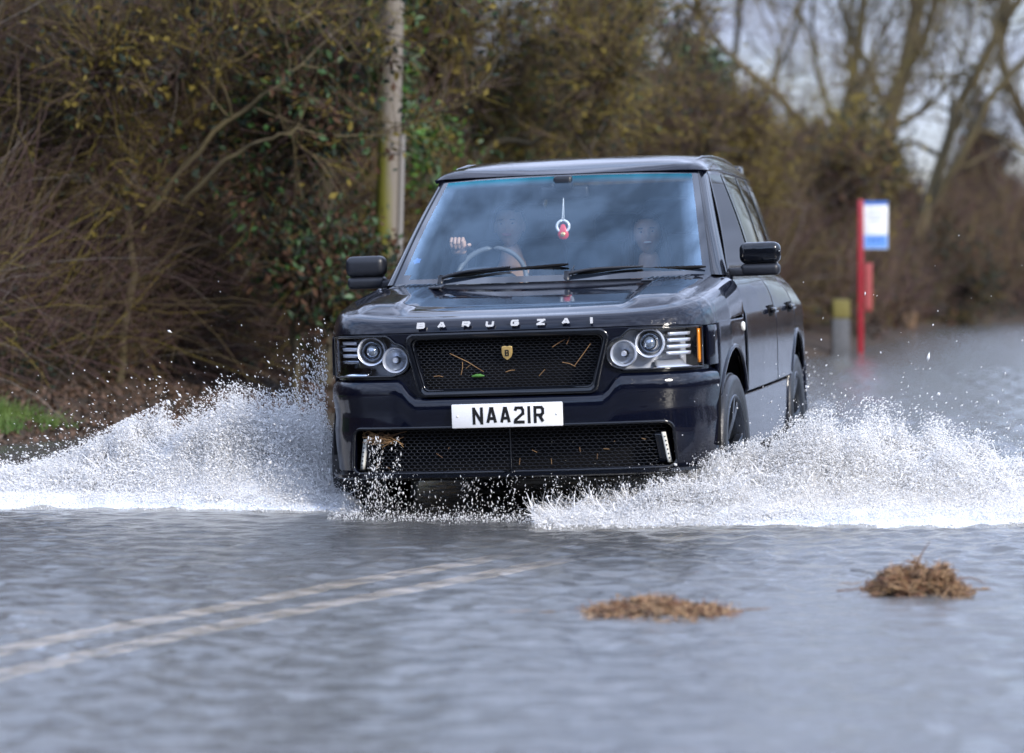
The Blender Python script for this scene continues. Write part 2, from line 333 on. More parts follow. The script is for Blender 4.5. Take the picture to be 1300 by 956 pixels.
Z *= np.interp(Y, [19, 40], [1, .6])
Wt = grid('flood_water', np.stack([X, Y, WATER + Z], -1), M_water); tag(Wt, kind='structure')

# ------------------------------------------------------------------ vegetation tools
M_tw = [mat('purple_brown_twig', (.080, .051, .047), .8, spec=.2), mat('olive_twig', (.098, .074, .038), .8, spec=.2), mat('lichen_twig', (.20, .16, .035), .8, spec=.2), mat('grey_bark', (.17, .15, .13), .85, spec=.2, var=.3, vscale=6)]
M_lf = [mat('ivy_leaf', (.026, .068, .016), .5), mat('dead_leaf', (.065, .034, .02), .8, spec=.2), mat('bright_leaf', (.055, .14, .012), .5), mat('ochre_leaf', (.13, .10, .022), .8, spec=.2), mat('dark_leaf', (.02, .03, .022), .8, spec=.2)]
M_bark = mat('mossy_bark', (.075, .062, .036), .9, col2=(.12, .095, .045), vscale=2.5, bump=.6, bscale=14)
M_bark2 = mat('dark_bark', (.045, .036, .026), .9, col2=(.085, .072, .035), vscale=3, bump=.6, bscale=14)
def twig_paths(base, dirs, length, n=5, curl=.35, rg=RNG):
    Nn = len(base); P = np.zeros((Nn, n, 3)); P[:, 0] = base; d = dirs / (np.linalg.norm(dirs, axis=1, keepdims=True) + 1e-9); bend = rg.normal(0, curl, (Nn, 3))
    for k in range(1, n):
        d = d + bend / n + rg.normal(0, .10, (Nn, 3)); d /= np.linalg.norm(d, axis=1, keepdims=True); P[:, k] = P[:, k - 1] + d * (length / (n - 1))[:, None]
    return P
def add_twigs(bag, base, dirs, length, rad, mi, n=5, sides=3, curl=.35, rg=RNG):
    P = twig_paths(base, dirs, length, n, curl, rg); R = rad[:, None] * np.linspace(1, .25, n)[None]
    V, Fc = tube_arr(P, R, sides); mm = np.repeat(mi, (n - 1) * sides)
    bag.V.append(V); bag.F.append(Fc + bag.n); bag.m.append(mm); bag.n += len(V); return P
def leaf_quads(bag, pos, size, mi, rg=RNG, aspect=.6):
    Nn = len(pos); a = rg.normal(size=(Nn, 3)); a /= np.linalg.norm(a, axis=1, keepdims=True); b = np.cross(a, rg.normal(size=(Nn, 3))); b /= np.linalg.norm(b, axis=1, keepdims=True)
    a = a * size[:, None]; b = b * size[:, None] * aspect; c = np.cross(a, b); c /= np.linalg.norm(c, axis=1, keepdims=True); c *= size[:, None] * .18
    V = np.stack([pos - a, pos + b * .9 + c, pos + a, pos - b * .9 + c], 1).reshape(-1, 3); Fc = np.arange(Nn * 4).reshape(-1, 4)
    bag.V.append(V); bag.F.append(Fc + bag.n); bag.m.append(np.asarray(mi)); bag.n += len(V)
def along(path, n, f0=0, f1=1, rg=RNG):
    path = np.asarray(path); t_ = rg.uniform(f0, f1, n) * (len(path) - 1); i = np.clip(t_.astype(int), 0, len(path) - 2); f = (t_ - i)[:, None]
    return path[i] * (1 - f) + path[i + 1] * f, t_ / (len(path) - 1)
def grow(limbs, p, d, ln, rad, depth, rg, spread=.55, up=.12, minr=.006):
    n = 7; pts = [np.array(p, float)]; d = d / np.linalg.norm(d)
    for k in range(n - 1):
        d = d + rg.normal(0, .13, 3) + np.array([0, 0, up * .3]); d /= np.linalg.norm(d); pts.append(pts[-1] + d * ln / (n - 1))
    pts = np.array(pts); limbs.append((pts, np.linspace(rad, rad * .45, n), depth))
    if depth == 0 or rad < minr: return
    for k in range(rg.integers(3, 5)):
        i = rg.integers(2, n); dd = d * .8 + rg.normal(0, spread, 3) + np.array([0, 0, up]); grow(limbs, pts[i], dd, ln * rg.uniform(.55, .8), rad * rg.uniform(.42, .62), depth - 1, rg, spread, up, minr)
def tree(name, label, limbs_spec, seed, barkm, twig_mix, n_twig=1400, twig_len=(.25, .8), twig_r=(.003, .007), depth=3, leaves=0, leaf_mix=(3,), leaf_size=(.02, .045), spread=.55, up=.15, cat='tree', group=None, lean=(0, 0, .4), ln=1.3, sub=5):
    """limbs_spec: list of (points, r0, r1) main limbs, first one the trunk"""
    rg = np.random.default_rng(seed); root = empty(name, loc=tuple(limbs_spec[0][0][0])); b0 = np.array(limbs_spec[0][0][0], float)
    tag(root, label, cat, group); tk = Bag(); limbs = []
    for pts, r0, r1 in limbs_spec:
        sp = spline(np.asarray(pts, float), 14); sp[1:-1] += rg.normal(0, .012, (12, 3)); rr = np.linspace(r0, r1, 14) * (1 + .12 * rg.random(14)); tk.tube(sp - b0, rr, 9)
        for k in range(sub):
            q, f = along(sp, 1, .25, 1, rg); tdir = sp[-1] - sp[0]; tdir /= np.linalg.norm(tdir)
            grow(limbs, q[0], tdir * .6 + rg.normal(0, .6, 3) + np.array([0, 0, .2]), ln * rg.uniform(.6, 1.2), r1 * rg.uniform(.5, .95), depth, rg, spread, up)
        grow(limbs, sp[-1], sp[-1] - sp[-2], ln * 1.3, r1, depth, rg, spread, up)
    for pts, rr, dpt in limbs: tk.tube(pts - b0, rr, 5 if dpt > 1 else 4)
    tk.build('trunk', barkm, root)
    cb = Bag(); sel = [l for l in limbs if l[2] <= 1] or limbs; per = max(1, n_twig // len(sel)); bs = []; ds = []
    for pts, rr, dpt in sel:
        q, f = along(pts, per, .1, 1, rg); bs.append(q - b0); dd = pts[-1] - pts[0]; dd /= np.linalg.norm(dd); ds.append(dd[None] * .7 + rg.normal(0, .55, (per, 3)) + np.array(lean) * .3)
    bs = np.concatenate(bs); ds = np.concatenate(ds); nn = len(bs)
    tp = add_twigs(cb, bs, ds, rg.uniform(*twig_len, nn), rg.uniform(*twig_r, nn), rg.choice(len(M_tw), nn, p=twig_mix), 5, 3, .5, rg)
    tp2 = add_twigs(cb, tp[:, 2], ds + rg.normal(0, .7, ds.shape), rg.uniform(*twig_len, nn) * .6, rg.uniform(*twig_r, nn) * .6, rg.choice(len(M_tw), nn, p=twig_mix), 4, 3, .5, rg)
    if leaves:
        ii = rg.integers(0, nn, leaves); q = tp[ii, rg.integers(1, 5, leaves)] + rg.normal(0, .05, (leaves, 3))
        off = len(M_tw); leaf_quads(cb, q, rg.uniform(*leaf_size, leaves), rg.choice(np.array(leaf_mix) + off, leaves), rg)
    cb.build('crown', M_tw + M_lf, root, smooth=False)
    return root

# thicket of brambles along the left verge
def hedge_point(s, back):
    """s = index along the edge curve, back = metres behind the water's edge"""
    i = np.clip(s.astype(int), 0, len(EDG) - 2); f = (s - i)[:, None]; p = EDG[i] * (1 - f) + EDG[i + 1] * f; n_ = -(nrm[i]); return p + n_ * back[:, None]
arc = np.concatenate([[0], np.cumsum(np.linalg.norm(np.diff(EDG, axis=0), axis=1))])
def s_of_y(y): return np.interp(y, EDG[:, 1], np.arange(len(EDG)))
def thicket(name, label, y0, y1, N_, hgt, mixp, seed, back=(.9, 3.2), ln=(.5, 1.7), rad=(.0025, .007), dirm=(.55, -.15, .75), leaves=0, lmix=(0, 1), lp=None, lsize=(.018, .05), kind='stuff', cat='thicket'):
    rg = np.random.default_rng(seed); sA, sB = s_of_y(y0), s_of_y(y1); aA, aB = np.interp([sA, sB], np.arange(len(EDG)), arc)
    def pts(n_):
        a_ = rg.uniform(aA, aB, n_); s_ = np.interp(a_, arc, np.arange(len(EDG))); bk = rg.uniform(*back, n_) ; p = hedge_point(s_, bk); hh = np.interp(p[:, 1], hgt[0], hgt[1])
        zf = rg.random(n_) ** .9; hh = hh * (.8 + .4 * (vnoise(p[:, 0], p[:, 1], 1.4, seed, 2) + .5)); z = zf * hh * np.clip(.35 + (bk - back[0]) / 1.3, 0, 1)
        return np.c_[p, ground_z(p[:, 0], p[:, 1]) + z]
    b = Bag(); base = pts(N_)
    # neighbouring canes sweep the same way
    fx = vnoise(base[:, 0] * 1.0 + base[:, 1], base[:, 2] * 1.6, .9, seed + 1, 2); dirs = np.array(dirm) + np.c_[fx * 1.6, rg.normal(0, .35, N_), -np.abs(fx) * .8 + rg.normal(0, .30, N_)] + rg.normal(0, .33, (N_, 3))
    cl = vnoise(base[:, 0], base[:, 2], .8, seed + 2, 3); pr = np.array(mixp, float)
    mi = rg.choice(len(M_tw), N_, p=pr / pr.sum()); 
    add_twigs(b, base, dirs, rg.uniform(*ln, N_) * rg.choice([1, 1, .6], N_), rg.uniform(*rad, N_), mi, 6, 3, .75, rg)
    if leaves:
        q = pts(leaves); c2 = vnoise(q[:, 0] + .3 * q[:, 1], q[:, 2], .55, seed + 4, 2); lm = np.where(c2 > -.02, lmix[0], lmix[1]); lm = np.where(rg.random(leaves) < .25, rg.choice(lmix, leaves), lm)
        leaf_quads(b, q, rg.uniform(*lsize, leaves), lm + len(M_tw), rg)
    o = b.build(name, M_tw + M_lf, smooth=False); tag(o, label, cat, None, kind); return o
# ------------------------------------------------------------------ the car (local axes: x to the picture's right, y towards its tail, z up)
th = math.atan(811 / F); rho = .036; D0 = 15.72
ax = Vector((math.cos(th) * math.cos(rho), -math.sin(th) * math.cos(rho), math.sin(rho))); ay = Vector((math.sin(th), math.cos(th), 0)); az = ax.cross(ay)
Oc = Vector(((643 - HX) / F * D0, D0, 0)) + ax * .028
CM = Matrix((ax, ay, az)).transposed().to_4x4(); CM.translation = Oc
car = empty('off_road_car', CM); tag(car, 'black off-road car driving through the flood between two white splashes', 'car')

# plan contour of the nose, by arc length
cp = spline([(0, 0), (.3, .008), (.5, .028), (.64, .06), (.76, .115), (.84, .19), (.885, .29), (.905, .36), (.925, .46)], 300)
cs = np.concatenate([[0], np.cumsum(np.linalg.norm(np.diff(cp, axis=0), axis=1))]); ct = np.gradient(cp, axis=0); ct /= np.linalg.norm(ct, axis=1, keepdims=True)
def S(x): return np.sign(x) * np.interp(np.abs(x), cp[:, 0], cs)
def FP(s, z, off=0):
    s = np.asarray(s, float); a = np.abs(s); sg = np.where(s < 0, -1, 1); x = np.interp(a, cs, cp[:, 0]); y = np.interp(a, cs, cp[:, 1]); tx = np.interp(a, cs, ct[:, 0]); ty = np.interp(a, cs, ct[:, 1])
    z, off = np.broadcast_to(z, s.shape).astype(float), np.broadcast_to(off, s.shape)
    return np.stack([sg * (x - ty * off), y + tx * off, z], -1)
SMAX = cs[-1]
yk = [.25, .5, .8, 1.2, 2, 3.5, 4.2, 4.6, 4.85]; wk = [.885, .93, .955, .965, .97, .967, .955, .905, .84]
def taper(y): return .10 * np.clip((np.asarray(y, float) - 2.5) / 2.2, 0, 1.1) ** 1.4     # the cabin narrows towards the tail
zk = [.28, .36, .45, .60, .622, .64, .8, .95, 1.02, 1.03, 1.08, 1.13, 1.17, 1.20]; ok_ = [-.06, -.035, -.03, -.026, -.024, -.004, 0, -.002, -.008, -.014, -.025, -.045, -.072, -.10]
def SX(y, z): return np.interp(y, yk, wk) + np.interp(z, zk, ok_) - taper(y) * sm(z, .98, 1.2) * .8
def zsh(y): return np.interp(y, [.3, 1.4, 5], [.985, 1.02, 1.027])

def archcut(sgn, yc, rz=.445, zc=.42):
    a = np.linspace(0, 2 * np.pi, 48, endpoint=False); pts = [(yc + .43 * math.cos(k), zc + rz * math.sin(k)) for k in a]
    return prism('cutter', pts, 'x', sgn * .5, sgn * 1.2, None, car)
# side panels
ys = lambda a, b: np.linspace(a, b, max(2, int((b - a) / .035)))
zs_low = np.array([.36, .45, .55, .60, .617, .622, .63, .64, .7, .8, .9, .95, .99])
def side_panel(name, sgn, y0, y1, zlist, m=M_paint, cuts=(), th_=.02, lab=None, off=0, parent=car, x0=None):
    Yg, Zg = np.meshgrid(ys(y0, y1), zlist); Xg = SX(Yg, Zg) + off
    o = grid(name, np.stack([sgn * Xg, Yg, Zg], -1), m, parent, flip=(sgn < 0)); solid(o, th_); bevel(o, .004, 2, 50)
    cut(o, cuts); autosmooth(o, 38)
    return o
for sg in (-1, 1):
    ca, cb_ = archcut(sg, .88), archcut(sg, 3.76)
    zf = np.r_[zs_low, 1.0]; side_panel('fender_corner', sg, .335, .468, np.array([.80, .85, .9, .95, .985]), off=.002)
    side_panel('fender', sg, .47, 1.245, zf, cuts=[ca])
    zd = np.r_[zs_low, 1.015, 1.022, 1.03, 1.08, 1.13, 1.17, 1.20]
    zd_up = np.array([.627, .64, .7, .8, .9, .95, 1.015, 1.024, 1.034, 1.08, 1.13, 1.17, 1.20])
    for nm, a, b in (('front_door', 1.32, 2.63), ('rear_door', 2.638, 3.62)):
        side_panel(nm, sg, a, b, zd_up, cuts=[cb_] if nm == 'rear_door' else [])
    side_panel('door_sill', sg, 1.30, 3.6, np.array([.33, .36, .45, .55, .60, .618]), cuts=[cb_])
    side_panel('rear_fender', sg, 3.628, 4.85, np.r_[zs_low, 1.015, 1.03, 1.08, 1.13, 1.17, 1.2], cuts=[cb_])
    side_panel('cowl_side', sg, 1.20, 1.315, np.array([1.035, 1.08, 1.13, 1.17, 1.20]))
    # fender vent: upright gloss louvres
    v = side_panel('side_vent', sg, 1.252, 1.312, np.array([.63, .8, .95, 1.0, 1.02]), m=M_gloss, off=-.006)
    bg_ = Bag()
    for k in range(3):
        y_ = 1.262 + k * .018; zz = np.linspace(.66, .99, 8); bg_.tube(np.stack([sg * (SX(y_, zz) + .002), np.full(8, y_), zz], -1), .004, 5)
    bg_.build('louvre', M_gloss, v)
    # wheel arch lips
    for yc in (.88, 3.76):
        a = np.linspace(-.15, math.pi + .15, 40); yy = yc + .436 * np.cos(a); zz = .42 + .451 * np.sin(a); b = Bag()
        b.tube(np.stack([sg * (SX(yy, zz) - .004), yy, zz], -1), .013, 6); b.build('wheel_arch', M_paint, car)
        a = np.linspace(0, math.pi, 30); P = np.stack([np.stack([np.full(30, sg * xx), yc + .46 * np.cos(a), .42 + .47 * np.sin(a)], -1) for xx in (.93, .6)], 0)
        grid('arch_liner', P, M_matte, car)
    drop([ca, cb_])
    # handles, marker
    for yh in (2.42, 3.36):
        h = rbox('door_handle', (sg * (SX(yh, 1.02) + .022), yh, 1.008), (.03, .21, .03), M_gloss, car, .012)
        rbox('recess', (sg * (SX(yh, 1.02) + .001), yh, 1.006), (.008, .2, .06), M_matte, h, .003)
    V, Fc = lathe([(0, .0), (.006, .018), (.0, .024), (-.01, .024)], 'x', 20, (0, 0, 0)); V[:, 0] *= sg; V += np.array([sg * (SX(1.19, .955) + .002), 1.19, .955]); arr_mesh('side_marker', V, Fc if sg > 0 else Fc[:, ::-1], M_led, car)
# rear end
P = [[(x, 4.85 + .05 * (1 - (x / .9) ** 2), z) for x in np.linspace(-hw_, hw_, 12)] for z, hw_ in ((.33, .80), (.5, .80), (.7, .80), (.9, .79), (1.05, .74), (1.19, .64))]
solid(grid('tailgate', P, M_paint, car, flip=True), .03)
rbox('rear_bumper', (0, 4.9, .5), (1.78, .14, .36), M_paint, car, .05)
# dark structure under the panels
rbox('chassis', (0, 2.55, .55), (1.34, 4.3, .46), M_matte, car, .02)
rbox('engine_bay', (0, .86, .84), (1.72, .86, .16), M_matte, car, .01)
rbox('undertray', (0, .55, .355), (1.3, .5, .05), M_matte, car, .01)

# hood (clamshell) : rim rows follow the nose contour and the flanks, the inside is a Coons patch
ns = 60
s_front = np.linspace(0, SMAX * .985, 46); front_pts = FP(s_front, 0)[:, :2]
y_side = np.linspace(front_pts[-1, 1] + .03, 1.27, 26)
half = np.concatenate([front_pts, np.stack([SX(y_side, .97), y_side], -1)])
hs = np.concatenate([[0], np.cumsum(np.linalg.norm(np.diff(half, axis=0), axis=1))]); tt_ = np.linspace(0, 1, 90); half = np.stack([np.interp(tt_, hs / hs[-1], half[:, i]) for i in (0, 1)], -1)
tg = np.gradient(half, axis=0); tg /= np.linalg.norm(tg, axis=1, keepdims=True); inn = np.stack([-tg[:, 1], tg[:, 0]], 1)
def zc_top(y): return np.interp(y, [.0, .12, .35, .62, 1.0, 1.3], [1.060, 1.072, 1.114, 1.146, 1.180, 1.207])
wt = sm(half[:, 1], .05, .42)                                    # 0 on the nose, 1 on the flank
zlo = np.where(wt > 0, (1 - wt) * .998 + wt * zsh(half[:, 1]), .998)
rows = []
for offf, zf_, offs_, fz in ((.014, 0.0, .004, 0), (.022, .35, .008, .3), (.034, .68, .022, .62), (.050, .88, .045, .87), (.075, .97, .075, .97), (.115, 1.0, .115, 1.0)):
    off = offf * (1 - wt) + offs_ * wt; p = half + inn * off[:, None]; ztp = zc_top(p[:, 1] * 1.0) - .006; f = zf_ * (1 - wt) + fz * wt
    rows.append(np.c_[p, zlo + (ztp - zlo) * f])
rows = np.array(rows); rim = rows[-1]
full = np.concatenate([rows[:, ::-1] * np.array([-1, 1, 1]), rows[:, 1:]], 1)         # left-rear ... nose ... right-rear
ki = int(np.argmin(np.abs(np.abs(tg[:, 0]) - np.abs(tg[:, 1])))); frontc = np.concatenate([rim[:ki + 1][::-1] * np.array([-1, 1, 1]), rim[1:ki + 1]]); sideR = rim[ki:]; sideL = sideR * np.array([-1, 1, 1])
nu, nv = len(frontc), len(sideR); u = np.linspace(-1, 1, nu); xr = sideR[-1, 0]
rear = np.stack([u * xr, 1.27 - .20 * (1 - np.abs(u) ** 2.2), np.zeros(nu)], -1)
uu = ((u + 1) / 2)[None, :, None]; vv = (np.linspace(0, 1, nv))[:, None, None]
Cn = (1 - vv) * frontc[None] + vv * rear[None] + (1 - uu) * sideL[:, None] + uu * sideR[:, None] - ((1 - uu) * (1 - vv) * frontc[0] + uu * (1 - vv) * frontc[-1] + (1 - uu) * vv * sideL[-1] + uu * vv * sideR[-1])
Xc, Yc = Cn[..., 0], Cn[..., 1]
edge_d = np.minimum(np.minimum(np.linspace(0, 1, nv)[:, None] * 1.2, 9), 1 - np.abs(u)[None, :])
zz = zc_top(Yc) - .006 + .014 * sm(edge_d, 0, .22) * 1.0
ridge = .016 * sm(np.abs(Xc), .50, .56) * sm(edge_d, 0, .1) - .010 * sm(edge_d, .0, .1) * (np.abs(Xc) < .56)
Cn[..., 2] = zz + ridge * sm(np.linspace(0, 1, nv)[:, None], .0, .25)
Cn[0, :, 2] = frontc[:, 2]; Cn[:, 0, 2] = sideL[:, 2]; Cn[:, -1, 2] = sideR[:, 2]
V = np.concatenate([full.reshape(-1, 3), Cn.reshape(-1, 3)]); n1 = full.shape[0] * full.shape[1]
Fc = np.concatenate([grid_faces(full.shape[0], full.shape[1]), grid_faces(nv, nu) + n1])
hood = arr_mesh('hood', V, Fc, M_paint, car)
bm = bmesh.new(); bm.from_mesh(hood.data); bmesh.ops.remove_doubles(bm, verts=bm.verts, dist=.0006); bmesh.ops.recalc_face_normals(bm, faces=bm.faces)
if sum(f.normal.z for f in bm.faces) < 0: bmesh.ops.reverse_faces(bm, faces=bm.faces)
bm.to_mesh(hood.data); bm.free(); solid(hood, .012); bake(hood); autosmooth(hood, 42)
# hood vents at the rear corners
for sg in (-1, 1):
    v = rbox('hood_vent', (sg * .62, 1.03, 1.200), (.25, .12, .012), M_satin, hood, .005, rot=Matrix.Rotation(.09, 3, 'X')); v.parent = car; v.name = 'cowl_vent'
    b = Bag()
    for k in range(8): x_ = sg * .62 - .09 + k * .026; b.tube([(x_, .985, 1.206), (x_ + .012, 1.075, 1.214)], .003, 4)
    b.build('slat', M_gloss, v)

# front bumper
def ztop(x): return .70 + .083 * sm(np.abs(x), .435, .525)
ss = np.unique(np.concatenate([np.linspace(-SMAX, SMAX, 81), S(np.array([-.53, -.5, -.47, -.44, .44, .47, .5, .53]))]))
xs = np.interp(np.abs(ss), cs, cp[:, 0]); rowsb = []
for zf_, of in ((0, .055), (.035, .03), (.10, .012), (.3, .004), (.5, 0), (.62, .006), (.72, .002), (.80, -.006), (.88, -.006), (.94, .0), (.975, .012), (1.0, .03), (1.0, .06)):
    rowsb.append(FP(ss, .315 + (ztop(xs) - .315) * zf_, of))
bmp = grid('front_bumper', rowsb, M_paint, car); solid(bmp, .03)
def rr_poly(x0, x1, z0, z1, r, tx0=0, seg=6):
    """rounded trapezoid: half width x1 at the top, x1 + tx0 at the bottom"""
    pts = []
    for cx_, cz_, a0 in ((x1 - r, z1 - r, 0), (x0 + r, z1 - r, 90), (x0 + r - tx0, z0 + r, 180), (x1 - r + tx0, z0 + r, 270)):
        for k in range(seg + 1): a = math.radians(a0 + 90 * k / seg); pts.append((cx_ + r * math.cos(a), cz_ + r * math.sin(a)))
    return pts
intake = rr_poly(-.745, .745, .345, .548, .035, .01)
c1 = prism('cutter', intake, 'y', -.3, .35, None, car); c2, c3 = archcut(-1, .88), archcut(1, .88); cut(bmp, [c1, c2, c3]); drop([c1, c2, c3]); autosmooth(bmp, 40)
# dark recess behind, chin lip, ring round the intake
P = [FP(ss, z, .17) for z in (.30, .5, .75)]; grid('bumper_core', P, M_matte, car)
P = [FP(ss[6:-6], z, o_) for z, o_ in ((.318, .13), (.318, .0), (.326, -.012), (.340, -.010), (.344, .004), (.344, .13))]; lip = grid('chin_lip', P, M_gloss, car); autosmooth(lip, 40)
ip = np.array(rr_poly(-.752, .752, .346, .556, .04, .01, 8)); ip = np.r_[ip, ip[:1]]; seg_ = []
for a, b in zip(ip[:-1], ip[1:]):
    k = max(1, int(np.linalg.norm(b - a) / .04)); seg_ += [a + (b - a) * j / k for j in range(k)]
seg_ = np.array(seg_ + [ip[-1]]); b = Bag(); b.tube(FP(S(seg_[:, 0]), seg_[:, 1], -.002), .0075, 8); b.build('intake_trim', M_gloss, car)

def inside(poly, x, z):
    poly = np.array(poly); n_ = len(poly); r_ = False; j = n_ - 1
    for i in range(n_):
        xi, zi = poly[i]; xj, zj = poly[j]
        if (zi > z) != (zj > z) and x < (xj - xi) * (z - zi) / (zj - zi) + xi: r_ = not r_
        j = i
    return r_
def hexmesh(name, poly, px, pz, rad, off, m):
    poly = np.array(poly); x0, z0 = poly.min(0); x1, z1 = poly.max(0); segs = []
    j = 0; z = z0
    while z < z1:
        x = x0 + (px / 2 if j % 2 else 0)
        while x < x1:
            if inside(poly, x, z):
                h = [(x - px / 2, z + pz * .28), (x - px / 2, z - pz * .28), (x, z - pz * .5 - .0), (x + px / 2, z - pz * .28), (x, z + pz * .5)]
                segs.append([h[0], h[1], h[2], h[3]]); segs.append([h[0], h[0], h[4], (x + px / 2, z + pz * .28)])
            x += px
        z += pz * .78; j += 1
    A = np.array(segs); P = FP(S(A[..., 0].ravel()), A[..., 1].ravel(), off).reshape(len(segs), 4, 3)
    V, Fc = tube_arr(P, np.full(P.shape[:2], rad), 4); return arr_mesh(name, V, Fc, m, car)
hexmesh('lower_grille_mesh', intake, .030, .0185, .0019, .055, M_satin)
for x_ in (-.0,):
    b = Bag(); b.tube(FP(S(np.full(2, x_)), np.array([.34, .55]), .05), .006, 4); b.build('grille_bar', M_gloss, car)
# running lamp strips at the intake ends
for sg in (-1, 1):
    zz_ = np.linspace(.365, .505, 8); xx_ = sg * (.742 - (zz_ - .365) * .18); P0 = FP(S(xx_ - .009), zz_, .028); P1 = FP(S(xx_ + .009), zz_, .028)
    l_ = grid('running_lamp', [P0, P1], M_led, car, flip=True); solid(l_, .012); bake(l_)
    h_ = grid('housing', [FP(S(xx_ - .04), zz_, .042), FP(S(xx_ + .03), zz_, .042)], M_gloss, l_, flip=True); solid(h_, .01); bake(h_)
    b = Bag()
    for q in zip(xx_[1:-1], zz_[1:-1]):
        c_ = FP(S(np.array([q[0]])), np.array([q[1]]), .0262)[0]; V, Fc = lathe([(-.001, .001), (-.001, .004), (.001, .004)], 'y', 8, c_); b.add(V, Fc)
    b.build('diode', M_satin, l_)

# nose panel with grille and lamp openings
def hl_lo(x): return np.where(x < .535, .875 - np.sqrt(np.clip(.072 ** 2 - (x - .535) ** 2, 0, 1)), .797)
def hl_hi(x):
    bul = .875 + np.sqrt(np.clip(.072 ** 2 - (x - .535) ** 2, 0, 1)); return np.minimum(np.where(x < .545, bul, np.maximum(np.where(x < .61, bul, 0), .955 + .028 * sm(x, .535, .575))), .983)
xa = np.unique(np.r_[.466, .472, .48, .49, .5, .515, .53, .545, .56, .575, .59, .61, np.linspace(.63, .885, 14)])
hlp = [(x, float(hl_lo(x))) for x in xa] + [(x, float(hl_hi(x))) for x in xa[::-1]]
gp = rr_poly(-.455, .455, .722, .972, .03, -.045)
sn = np.linspace(-SMAX * .998, SMAX * .998, 440); zn = np.linspace(.69, .994, 70); on_ = np.interp(zn, [.69, .75, .80, .88, .95, .985, .994], [.035, .03, .028, .026, .022, .018, .018]); Pn = np.array([FP(sn, z, o_) for z, o_ in zip(zn, on_)])
xm = np.sign(sn) * np.interp(np.abs(sn), cs, cp[:, 0]); xmid = (xm[1:] + xm[:-1]) / 2; zmid = (zn[1:] + zn[:-1]) / 2; XM, ZM = np.meshgrid(np.abs(xmid), zmid)
hole = (XM > .466) & (XM < .885) & (ZM > hl_lo(XM)) & (ZM < hl_hi(XM)); hole |= np.array([[inside(gp, x, z) for x in xmid] for z in zmid])
hole |= ((Pn[:-1, :-1, 1] - .88) / .43) ** 2 + ((ZM - .42) / .445) ** 2 < 1
nose = arr_mesh('nose_panel', Pn, grid_faces(70, 440)[~hole.ravel()], M_paint, car); solid(nose, .02); bake(nose)
# grille surround: two stepped frames
def frame(name, x1, z0, z1, r, taper, wd, off, th_, m, parent=car):
    outer = np.array(rr_poly(-x1, x1, z0, z1, r, taper, 8)); inner = np.array(rr_poly(-x1 + wd, x1 - wd, z0 + wd, z1 - wd, max(.01, r - wd * .6), taper, 8)); n_ = len(outer)
    def dens(q):
        q = np.r_[q, q[:1]]; o_ = []
        for a, b in zip(q[:-1], q[1:]): o_ += [a + (b - a) * k / 8 for k in range(8)]
        return np.array(o_)
    o1, i1 = dens(outer), dens(inner); mid = (o1 + i1) / 2
    R_ = [FP(S(o1[:, 0]), o1[:, 1], off + th_), FP(S(o1[:, 0]), o1[:, 1], off + .004), FP(S(o1[:, 0] * .6 + mid[:, 0] * .4), o1[:, 1] * .6 + mid[:, 1] * .4, off), FP(S(mid[:, 0]), mid[:, 1], off), FP(S(i1[:, 0]), i1[:, 1], off + .006), FP(S(i1[:, 0]), i1[:, 1], off + th_)]
    R_ = np.array(R_); V = R_.reshape(-1, 3); Fc = grid_faces(len(R_), R_.shape[1], True); o = arr_mesh(name, V, Fc, m, parent)
    bm = bmesh.new(); bm.from_mesh(o.data); bmesh.ops.recalc_face_normals(bm, faces=bm.faces); bm.to_mesh(o.data); bm.free(); return autosmooth(o, 50)
gf = frame('grille_surround', .478, .698, .992, .045, -.05, .024, -.004, .09, M_gloss)
frame('inner_rim', .452, .722, .970, .035, -.045, .010, .016, .05, M_gloss, gf)
P = [FP(ss[20:-20], z, .14) for z in (.69, .8, 1.0)]; grid('grille_back', P, M_matte, car)
hexmesh('grille_mesh', rr_poly(-.445, .445, .727, .967, .03, -.045), .0285, .0155, .0018, .045, M_satin)

